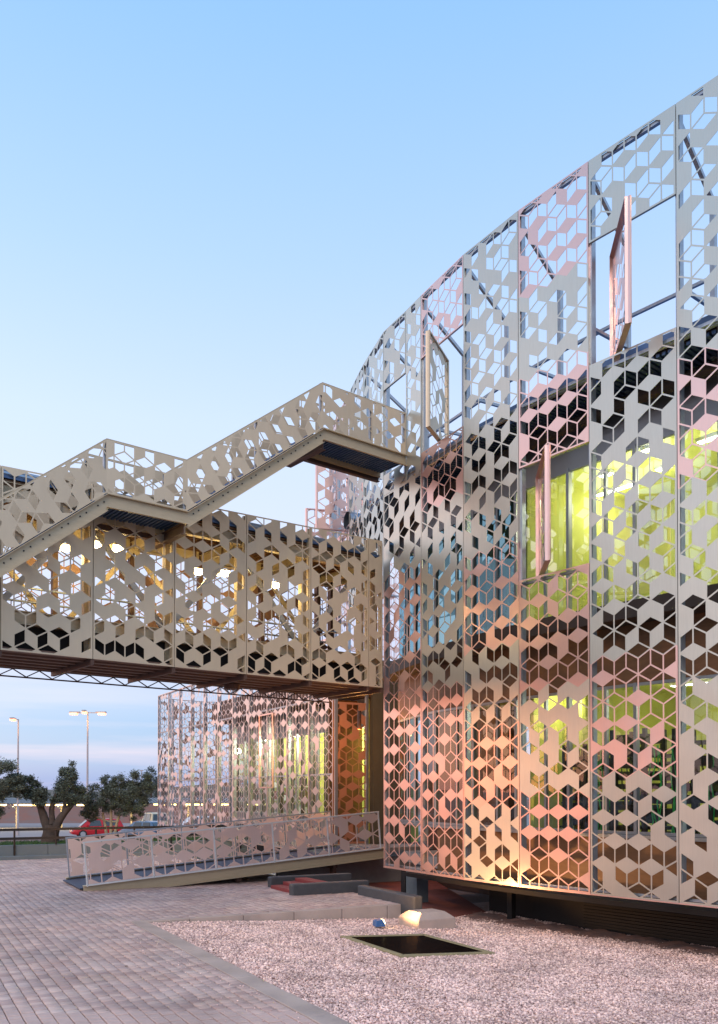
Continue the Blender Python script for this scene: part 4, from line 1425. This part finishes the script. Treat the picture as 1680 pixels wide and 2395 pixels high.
# ================================================================== ENTRANCE RAMP
RN = V((-5.98, 19.28))                      # near left corner on the paving
RWID = 2.2
RL = 7.6
RRISE = .62
slope = math.atan2(RRISE, RL)
rx = (v3(R2) * math.cos(slope) + Z3 * math.sin(slope)).normalized()
rz = (Z3 * math.cos(slope) - v3(R2) * math.sin(slope)).normalized()
rs = v3(-C2)                                # towards the far side
ramp_o = empty('entrance_ramp', v3(RN), 'sloping entrance ramp with pink perforated guards rising to the building', 'ramp')
def rq(x, d, z): return v3(RN, .05) + rx * x + rs * d + rz * z
for d, nm in ((0., 'near'), (RWID, 'far')):
    L0, L1 = 0.02, (7.45 if d == 0 else 7.15)
    npan = 5
    for i in range(npan):
        xa, xb = L0 + (L1 - L0) * i / npan, L0 + (L1 - L0) * (i + 1) / npan
        sheet('guard_panel', ramp_o, M['pinkmatte'], rq(0, d, 0), rx, rz, [(xa + .025, .10), (xb - .025, .10), (xb - .025, 1.0), (xa + .025, 1.0)], a=.275, fill=(0, .03, .80), bar=.014, frame=.012, seed=310 + i + int(d * 10), off=(.1, .2), flange=False)
    for i in range(npan + 1):
        x = L0 + (L1 - L0) * i / npan
        MB().beam(rq(x, d + .02, .05), rq(x, d + .02, 1.02), .028, .04, up=rs).build('post', M['galv'] if d else M['white'], ramp_o)
    MB().beam(rq(L0 - .02, d + .02, 1.025), rq(L1 + .02, d + .02, 1.025), .05, .03, up=rz).build('top_rail', M['galv'] if d else M['white'], ramp_o)
    MB().beam(rq(L0, d + .02, .075), rq(L1, d + .02, .075), .04, .03, up=rz).build('bottom_rail', M['galv'] if d else M['white'], ramp_o)
    MB().prism([rq(-.05, d + .10, .06), rq(RL, d + .10, .06), rq(RL, d + .10, -.20), rq(1.9, d + .10, -.20), rq(-.05, d + .10, -.06)], rs * .03).build('stringer', M['steel_beige'], ramp_o)
    MB().prism([rq(1.7, d + .03, -.20), rq(RL, d + .03, -.20), rq(RL, d + .20, -.20), rq(1.7, d + .20, -.20)], rz * .02).build('stringer_flange', M['steel_beige'], ramp_o)
    MB().prism([rq(-.05, d + .03, .055), rq(RL, d + .03, .055), rq(RL, d + .20, .055), rq(-.05, d + .20, .055)], rz * .018).build('stringer_flange', M['steel_beige'], ramp_o)
MB().prism([rq(-.12, .16, -.01), rq(RL, .16, .0), rq(RL, RWID + .1, .0), rq(-.12, RWID + .1, -.01)], rz * .03).build('deck', M['deck'], ramp_o)
for x in (3.6, 6.2):
    MB().beam(rq(x, .2, -.25), rq(x, RWID, -.25), .12, .12).build('cross_beam', M['steel_brown'], ramp_o)
    for d in (.35, RWID - .2):
        p_ = rq(x, d, -.3)
        MB().beam((p_.x, p_.y, -.05), p_, .12, .12).build('ramp_leg', M['steel_brown'], ramp_o)
ground_lamp('spot_lamp', (-4.6, 22.9, .02), (-3.4, 30.0, 2.2), 500, 'small spot lamp on the paving behind the ramp, aimed at the low wing')
ground_lamp('spot_lamp', (-8.6, 36.9, -.8), (-7.6, 37.6, 2.0), 120, 'small spot lamp at the far end of the low wing')
st_ = MB()
for k in range(9):
    an = k * 2.4
    st_.cyl((-4.35 + .16 * math.cos(an), 23.3 + .12 * math.sin(an), -.02), (-4.35 + .1 * math.cos(an), 23.3 + .08 * math.sin(an), .10 + .03 * (k % 3)), .10, .05, n=6)
o = st_.build('stone_heap', M['kerb'])
tag(o, 'low heap of pale stones behind the ramp guard', 'stones')

# ================================================================== WALL, RAILING, PLANTED BED
WA = V((-17.5, 25.05))
def lq(x, d, z): return v3(WA + R2 * x - C2 * d, z)
wall = empty('retaining_wall', lq(0, 0, 0), 'low grey green concrete retaining wall behind the paving', 'wall')
WLn = 16.5
MB().prism([lq(0, .0, -.4), lq(WLn, .0, -.4), lq(WLn, .25, -.4), lq(0, .25, -.4)], (0, 0, .52)).build('wall_foot', M['wallgreen'], wall, bevel=.02)
for i in range(6):
    x0, x1 = WLn * i / 6, WLn * (i + 1) / 6
    MB().prism([lq(x0 + .004, .252, -.4), lq(x1 - .004, .252, -.4), lq(x1 - .004, .5, -.4), lq(x0 + .004, .5, -.4)], (0, 0, .86)).build('wall_panel', M['wallgreen'], wall, bevel=.012)
rail = empty('steel_railing', lq(0, .1, .1), 'dark two bar steel railing along the retaining wall', 'railing')
for z in (.97, .68):
    MB().beam(lq(0, .20, z), lq(WLn, .20, z), .04, .085).build('rail_bar', M['black'], rail)
for i in range(13):
    x = .7 + 1.3 * i
    MB().beam(lq(x, .235, .12 if i % 2 else .46), lq(x, .235, .95), .05, .05).build('post', M['black'], rail)
bedm = MB().prism([lq(-4, .5, -1.4), lq(WLn + 3, .5, -1.4), lq(WLn + 3, 6.5, -1.4), lq(-4, 6.5, -1.4)], (0, 0, 1.78)).build('planted_bed', M['soil'])
tag(bedm, 'raised planted bed behind the wall', kind='structure')
# grass tufts
def blades(n, fn, h, seed):
    r = np.random.default_rng(seed)
    base = np.array([fn(r) for _ in range(n)])
    an = r.uniform(0, 6.28, n)
    hh = r.uniform(.5, 1, n) * h
    w = .012
    dx, dy = np.cos(an), np.sin(an)
    lean = r.uniform(-.5, .5, (n, 2)) * hh[:, None]
    v = np.zeros((n, 3, 3))
    v[:, 0] = base + np.stack([dx * w, dy * w, 0 * dx], 1)
    v[:, 1] = base - np.stack([dx * w, dy * w, 0 * dx], 1)
    v[:, 2] = base + np.stack([lean[:, 0], lean[:, 1], hh], 1)
    return v.reshape(-1, 3), np.arange(n * 3).reshape(-1, 3)
v_, f_ = blades(9000, lambda r: np.array(lq(r.uniform(5, 16.4), r.uniform(.5, 3.2) if True else 0, .375)), .16, 3)
o = np_mesh('grass', v_, f_, M['grass'])
tag(o, 'short green grass on the planted bed by the olive trees', 'grass', kind='stuff')

# ---- olive trees
def crown(name, clumps, n, size, m, parent, seed):
    r = np.random.default_rng(seed)
    clumps = [tuple(c) for c in clumps]
    tot = sum(c[3] ** 2 for c in clumps)
    P = []
    for (x, y, z, rad, fl) in clumps:
        k = int(n * rad ** 2 / tot)
        sub = max(8, int(rad * 34))
        cen = r.normal(0, 1, (sub, 3))
        cen /= np.linalg.norm(cen, axis=1)[:, None]
        cen *= (r.uniform(.25, 1.0, sub) ** .6)[:, None] * rad
        which = r.integers(0, sub, k)
        d = r.normal(0, 1, (k, 3)) * rad * .14
        q = cen[which] + d
        q[:, 2] *= fl
        P.append(q + np.array([x, y, z]))
    P = np.concatenate(P)
    k = len(P)
    a = r.normal(0, 1, (k, 3))
    a /= np.linalg.norm(a, axis=1)[:, None]
    a[:, 2] = a[:, 2] * .7 + .25
    b = np.cross(a, r.normal(0, 1, (k, 3)))
    b /= np.linalg.norm(b, axis=1)[:, None]
    L = r.uniform(.6, 1.3, k) * size
    v = np.zeros((k, 4, 3))
    v[:, 0] = P
    v[:, 1] = P + a * (L * .5)[:, None] + b * (L * .17)[:, None]
    v[:, 2] = P + a * L[:, None]
    v[:, 3] = P + a * (L * .5)[:, None] - b * (L * .17)[:, None]
    return np_mesh(name, v.reshape(-1, 3), np.arange(k * 4).reshape(-1, 4), m, parent)
def limb(mb, pts, r0, r1, n=9, seed=0):
    r = random.Random(seed)
    # one continuous tapering tube along a smoothed path
    P = [V(p) for p in pts]
    for _ in range(2):
        Q = [P[0]]
        for a, b in zip(P[:-1], P[1:]):
            Q += [a.lerp(b, .25), a.lerp(b, .75)]
        P = Q + [P[-1]]
    n0 = len(mb.v)
    N_ = len(P)
    for i, c in enumerate(P):
        t = i / (N_ - 1)
        d = (P[min(i + 1, N_ - 1)] - P[max(i - 1, 0)]).normalized()
        ax = d.cross(V((.3, 1, .1))).normalized()
        bx = d.cross(ax)
        for k in range(n):
            rr = (r0 + (r1 - r0) * t) * (1 + .14 * math.sin(k * 2.4 + i * .5 + seed) + r.uniform(-.06, .06))
            an = 2 * math.pi * k / n
            mb.v.append(tuple(c + (ax * math.cos(an) + bx * math.sin(an)) * rr))
    for i in range(N_ - 1):
        for k in range(n):
            mb.f.append((n0 + i * n + k, n0 + i * n + (k + 1) % n, n0 + (i + 1) * n + (k + 1) % n, n0 + (i + 1) * n + k))
def olive(base, label, limbs, clumps, n, seed, m='leaf', trunk='trunk', size=.078):
    b = V(base)
    e = empty('olive_tree', b, label, 'tree', 'olive trees behind the wall')
    t = MB()
    for pts, r0, r1 in limbs:
        limb(t, [b + V(p) for p in pts], r0, r1, seed=seed)
    to = t.build('trunk', M[trunk], e, smooth=True)
    crown('crown', [(b.x + c[0], b.y + c[1], b.z + c[2], c[3], c[4]) for c in clumps], n, size, M[m], e, seed)
    return e
T0 = (-10.75, 30.6, .36)
olive(T0, 'old olive tree with a forked dark trunk left of the cars',
      [([(0, 0, -.12), (.0, 0, .1), (-.02, 0, .35), (-.02, 0, .7)], .34, .22), ([(-.06, 0, .3), (-.22, .05, .9), (-.42, .05, 1.4), (-.5, .1, 1.9)], .20, .05), ([(.06, 0, .3), (.30, -.05, .85), (.62, 0, 1.3), (.95, .0, 1.65)], .19, .045),
       ([(.05, 0, .7), (-.02, .1, 1.3), (.15, .1, 1.8)], .13, .05), ([(-.42, .05, 1.45), (-.9, 0, 1.8), (-1.4, 0, 2.0)], .07, .03), ([(.45, 0, 1.2), (.5, .1, 1.8), (.6, .1, 2.3)], .08, .03)],
      [(-.55, 0, 1.75, .42, 1), (-.85, .2, 2.05, .40, .9), (-.4, -.1, 1.5, .28, .8), (.55, 0, 2.05, .50, 1.2), (.62, .1, 2.55, .36, 1.1), (.25, .2, 1.55, .3, .8), (.95, .0, 1.75, .40, .9), (-1.3, .1, 2.2, .38, .9)], 32000, 21)
olive((-12.9, 29.9, .36), 'olive tree cut by the left edge of the photo',
      [([(0, 0, -.1), (.1, 0, .5), (.25, 0, 1.1)], .22, .13), ([(.25, 0, 1.1), (.6, 0, 1.7), (.9, 0, 2.1)], .12, .04), ([(.2, 0, .9), (-.2, 0, 1.6), (-.3, 0, 2.2)], .11, .04)],
      [(.55, 0, 2.45, .62, 1), (.15, 0, 2.7, .5, 1), (.95, 0, 1.95, .5, .9), (.3, 0, 1.6, .55, 1), (.25, .1, 1.1, .42, .8), (1.25, .1, 2.1, .36, .8), (-.4, 0, 2.2, .6, 1)], 30000, 22, 'leaf2')
olive((-8.95, 31.6, .36), 'dense dark olive tree on pale stakes in front of the red car',
      [([(-.1, 0, -.1), (-.18, 0, .6), (-.3, 0, 1.1)], .06, .04), ([(0, 0, -.1), (.02, 0, .7), (0, 0, 1.3)], .065, .04), ([(.12, 0, -.1), (.2, 0, .7), (.35, 0, 1.15)], .06, .04), ([(-.55, 0, .95), (.0, 0, .75), (.3, 0, .8)], .03, .03)],
      [(-.55, 0, 1.55, .55, .95), (.0, .1, 1.85, .55, 1), (.5, 0, 1.85, .58, 1), (1.0, 0, 2.15, .5, .9), (.95, .1, 1.6, .55, .9), (-.65, 0, 1.15, .42, .8), (.2, .1, 1.4, .5, .8), (.7, 0, 1.15, .42, .7), (1.3, .1, 2.0, .36, .8), (-.1, .2, 2.15, .36, .8)], 40000, 23, 'leaf', 'paletrunk')

# ================================================================== CAR PARK
GZ = -1.36
drive = MB().prism([(-60, 40, GZ), (6, 40, GZ), (6, 66, GZ), (-60, 66, GZ)], (0, 0, .02)).build('car_park_drive', M['road'])
tag(drive, 'pale pinkish drive of the car park', kind='structure')
def car(name, loc, heading, paint, label, L=4.2, W=1.75, H=1.45, suv=False, estate=True):
    e = empty(name, loc, label, 'car', 'cars parked beyond the olive trees')
    o = V(loc)
    f = V((math.cos(heading), math.sin(heading), 0))
    s = V((-f.y, f.x, 0))
    hw = W / 2
    P = lambda x, y, z: o + f * x + s * y + Z3 * z
    # lower body: stations along length  (x, half width, z low, z high)
    belt = .92 if not suv else 1.02
    st = [(-L / 2, .80, .45, belt - .12), (-L / 2 + .12, .95, .28, belt), (-L / 2 + .7, 1, .22, belt + .02), (0, 1, .20, belt), (L / 2 - 1.25, 1, .20, belt - .04), (L / 2 - .45, .97, .24, belt - .16), (L / 2 - .08, .86, .3, belt - .28), (L / 2, .72, .38, belt - .40)]
    m = MB()
    prof_ = lambda w, lo, hi: [(-w * .92, lo), (-w, lo + .12), (-w, (lo + hi) / 2), (-w * .96, hi - .04), (-w * .86, hi), (w * .86, hi), (w * .96, hi - .04), (w, (lo + hi) / 2), (w, lo + .12), (w * .92, lo)]
    for x, wf, lo, hi in st:
        m.v += [tuple(P(x, y, z)) for y, z in prof_(hw * wf, lo, hi)]
    n = 10
    for i in range(len(st) - 1):
        for j in range(n):
            m.f.append((i * n + j, i * n + (j + 1) % n, (i + 1) * n + (j + 1) % n, (i + 1) * n + j))
    m.f.append(tuple(range(n)))
    m.f.append(tuple(range(len(st) * n - 1, (len(st) - 1) * n - 1, -1)))
    m.build('body', M[paint], e, smooth=False, bevel=.03)
    # cabin
    xr = -L / 2 + (.12 if estate else .75)
    cab = [(xr, .80, belt - .02), (xr + (.28 if estate else .55), .70, H - .06), (xr + (.9 if estate else 1.0), .72, H), (.35, .72, H - .01), (.75, .70, H - .08), (1.35 if not suv else 1.15, .80, belt - .06)]
    def cabin(sc_, name_, mt, lo_):
        m = MB()
        for (x, wf, z) in cab:
            m.v += [tuple(P(x, y * hw, zz)) for y, zz in ((-.9 * sc_, lo_), (-wf * sc_, z), (wf * sc_, z), (.9 * sc_, lo_))]
        for i in range(len(cab) - 1):
            for j in range(3):
                a = i * 4 + j
                m.f.append((a, a + 1, a + 5, a + 4))
        return m.build(name_, mt, e, bevel=.02)
    cabin(1, 'cabin', M[paint], belt - .06)
    # glazing, slightly proud of the cabin
    for sd in (-1, 1):
        for xa, xb in ((xr + .42, -.35), (-.25, .52)):
            zt = H - .10
            g = [P(xa, sd * hw * .885, belt), P(xb + (.22 if xb > 0 else 0), sd * hw * .885, belt), P(xb, sd * hw * .755, zt), P(xa + .12, sd * hw * .755, zt)]
            MB().prism(g, s * (.015 * sd)).build('side_window', M['carglass'], e)
    g = [P(cab[0][0] + .04, -.68 * hw, belt + .06), P(cab[0][0] + .04, .68 * hw, belt + .06), P(cab[1][0] - .03, .60 * hw, H - .13), P(cab[1][0] - .03, -.60 * hw, H - .13)]
    MB().prism(g, (f * -.03 + Z3 * .015)).build('rear_window', M['carglass'], e)
    g = [P(cab[5][0] - .04, -.70 * hw, belt), P(cab[5][0] - .04, .70 * hw, belt), P(cab[4][0] + .05, .62 * hw, H - .12), P(cab[4][0] + .05, -.62 * hw, H - .12)]
    MB().prism(g, (f * .03 + Z3 * .02)).build('windscreen', M['carglass'], e)
    for sd in (-1, 1):
        for x in (-L / 2 + .82, L / 2 - .85):
            c = P(x, sd * (hw - .20), .31)
            w_ = MB().cyl(c, c + s * (sd * .22), .31, n=18).build('wheel', M['tyre'], e)
            MB().cyl(c + s * (sd * .2), c + s * (sd * .228), .20, n=14).build('rim', M['rim'], w_)
        MB().box(P(-L / 2 + .08, sd * hw * .78, belt - .16), f * .05, s * .13, (0, 0, .10)).build('tail_light', M['lamp_red'], e)
        MB().box(P(L / 2 - .12, sd * hw * .66, belt - .36), f * .06, s * .16, (0, 0, .06)).build('headlight', M['rim'], e)
        MB().box(P(.85, sd * (hw + .08), belt + .05), f * .06, s * .09, (0, 0, .06)).build('mirror', M[paint], e)
    MB().box(P(-L / 2 - .01, 0, .55), f * .01, s * .26, (0, 0, .055)).build('number_plate', M['white'], e)
    if suv:
        for sd in (-1, 1):
            MB().beam(P(-1.4, sd * hw * .62, H + .06), P(.3, sd * hw * .62, H + .06), .04, .04).build('roof_bar', M['black'], e)
car('red_hatchback', (-20.9, 70.0, GZ + .02), R(205), 'red_paint', 'red hatchback parked with its nose to the left', 4.1, 1.72, 1.48)
car('blue_saloon', (-16.1, 66.5, GZ + .02), R(148), 'blue_paint', 'blue grey saloon parked in front of the beige estate', 4.6, 1.8, 1.42, estate=False)
car('beige_estate', (-18.6, 79.5, GZ + .02), R(118), 'beige_paint', 'beige four wheel drive with roof bars behind the blue saloon', 4.5, 1.85, 1.78, suv=True)
car('silver_hatchback', (-13.9, 75.0, GZ + .02), R(190), 'white_paint', 'pale silver hatchback half hidden behind the screen corner', 4.2, 1.76, 1.56)
car('black_saloon', (-12.3, 58.5, GZ + .02), R(160), 'blue_paint', 'dark saloon seen through the left end of the low screen', 4.5, 1.8, 1.4, estate=False)

# street lamps
def street_lamp(name, x, y, h, heads, label):
    b = V((x, y, GZ))
    e = empty(name, b, label, 'street lamp', 'car park lamps')
    MB().cyl(b, b + Z3 * h, .10, .055, n=10).build('pole', M['pole'], e)
    MB().cyl(b, b + Z3 * .5, .14, .12, n=10).build('pole_base', M['pole'], e)
    for an in heads:
        d = V((math.cos(an), math.sin(an), 0))
        s = V((-d.y, d.x, 0))
        t = b + Z3 * (h - .05)
        r = .12 if an is None else 1
        MB().cyl(t, t + d * .75 - Z3 * .02, .035, n=6).build('arm', M['pole'], e)
        c = t + d * 1.05 - Z3 * .04
        hd = MB().prism([c - d * .42 - s * .10, c + d * .38 - s * .17, c + d * .45, c + d * .38 + s * .17, c - d * .42 + s * .10], Z3 * .13).build('lamp_head', M['pole'], e, bevel=.03)
        MB().box(c - Z3 * .06 + d * .08, d * .30, s * .16, (0, 0, .085)).build('lens', M['lamp_orange'], hd)
        light('street_lamp_light', 'POINT', c - Z3 * .7, 40, (1, .5, .15), e, None, .2)
street_lamp('street_lamp', -21.75, 70.2, 10.05, (R(180), R(-85), R(2)), 'three headed lamp post with glowing orange lights behind the olive trees')
street_lamp('street_lamp', -28.6, 73.5, 9.75, (R(-90),), 'single lamp post with a bright orange light at the far left')
b = V((-32.5, 131, GZ))
e = empty('street_lamp', b, 'thin distant pole rising beyond the car park near the screen corner', 'pole')
MB().cyl(b, b + Z3 * 6.9, .10, .07, n=8).build('pole', M['pole'], e)
MB().box(b + Z3 * 6.95, (.25, 0, 0), (0, .15, 0), (0, 0, .08)).build('pole_head', M['pole'], e)

# carports with lit tubes
def carport(x0, x1, y, label, posts=(), light_w=120):
    e = empty('carport', (x0, y, GZ), label, 'carport', 'lit carports')
    zt = GZ + 2.55
    mm = MB()
    n = int((x1 - x0) / .35)
    roof = MB().prism([(x0, y - 1.6, zt - .1), (x1, y - 1.6, zt - .1), (x1, y + 3.2, zt + .42), (x0, y + 3.2, zt + .42)], (0, 0, .06)).build('roof_sheet', M['soffit_dark'], e)
    rb = MB()
    for i in range(n):
        x = x0 + (i + .5) * (x1 - x0) / n
        rb.beam((x, y - 1.62, zt - .03), (x, y + 3.22, zt + .49), .12, .06)
    tag(rb.build('roof_ribs', M['frame'], roof), kind='stuff')
    k = 0
    x = x0 + .6
    while x < x1 - .5:
        MB().beam((x, y - 1.0, zt - .16), (min(x + 2.3, x1), y - 1.0, zt - .18), .16, .16).build('lamp_tube', M['lamp_tube'], e)
        x += 3.1
    for xp in posts:
        MB().beam((xp, y + .4, GZ), (xp, y + .4, zt + .1), .16, .16).build('post', M['paletrunk'], e)
        MB().beam((xp, y + .4, zt - .7), (xp, y - 1.4, zt - .1), .06, .06).build('strut', M['galv'], e)
    light('carport_light', 'AREA', ((x0 + x1) / 2, y - .6, zt - .3), light_w, (1, .8, .42), e, ((x0 + x1) / 2, y - .6, 0), (x1 - x0 - 1, .3))
carport(-41, -27.2, 88, 'lit carport canopy at the left behind the forked olive tree', (-37.0, -34.5, -30.0), 500)
carport(-25.0, -5.0, 92, 'lit carport canopy behind the parked cars', (-24, -18, -12, -6), 700)
# pale pillar of the left carport
# red earth bank and scrub behind
mb = MB()
r5 = random.Random(2)
nb = 60
for i in range(nb + 1):
    x = -110 + i * 190 / nb
    for j, (y, z) in enumerate(((104, -1.4), (106, -.9), (109, .5), (113, 1.2), (122, 1.3))):
        mb.v.append((x, y + r5.uniform(-.6, .6), z + r5.uniform(-.18, .18) * (j > 0) - .01 * (x + 40)*0))
for i in range(nb):
    for j in range(4):
        a = i * 5 + j
        mb.f.append((a, a + 5, a + 6, a + 1))
o = mb.build('earth_bank', M['redsoil'], smooth=True)
tag(o, 'red earth bank behind the car park', kind='structure')
mb = MB()
for i in range(81):
    x = -600 + i * 15
    h = 4.6 + 1.6 * math.sin(i * .35) + 1.0 * math.sin(i * .9 + 1)
    mb.v += [(x, 330, -1), (x, 350, h * .75), (x, 400, h + 1.0)]
for i in range(80):
    for j in range(2):
        a = i * 3 + j
        mb.f.append((a, a + 3, a + 4, a + 1))
o = mb.build('hills', M['hill'], smooth=True)
tag(o, 'low scrubby hills on the horizon', kind='structure')
# scrub on top of the bank: one mass
cl = []
r6 = random.Random(9)
for i in range(46):
    x = -75 + i * 1.75 + r6.uniform(-.7, .7)
    if r6.random() < .25: continue
    cl.append((x, 118 + r6.uniform(-3, 10), 1.5 + r6.uniform(0, .5), r6.uniform(.6, 1.3), .8))
o = crown('scrub', cl, 9000, .35, M['pineleaf'], None, 31)
tag(o, 'dark scrub bushes along the top of the earth bank', 'scrub', kind='stuff')
def far_tree(x, y, z, h, label, seed):
    b = V((x, y, z))
    e = empty('far_tree', b, label, 'tree', 'trees beyond the car park')
    t = MB()
    limb(t, [b, b + V((.1, 0, h * .4)), b + V((0, 0, h * .8))], .14, .05, seed=seed)
    t.build('trunk', M['trunk'], e)
    crown('crown', [(x, y, z + h * .55, h * .28, 1), (x - h * .2, y, z + h * .45, h * .2, .9), (x + h * .2, y, z + h * .5, h * .22, .9), (x, y, z + h * .8, h * .2, 1)], 2600, .28, M['pineleaf'], e, seed)
far_tree(-26.6, 112, 1.0, 4.6, 'dark bushy tree just left of the low screen', 41)
far_tree(-24.6, 110, 1.0, 3.6, 'smaller tree behind the corner of the low screen', 42)
far_tree(-38.0, 116, 1.0, 3.4, 'round tree between the two olive trunks far behind', 43)
far_tree(-46.5, 118, 1.0, 3.6, 'round tree behind the left lamp post', 44)
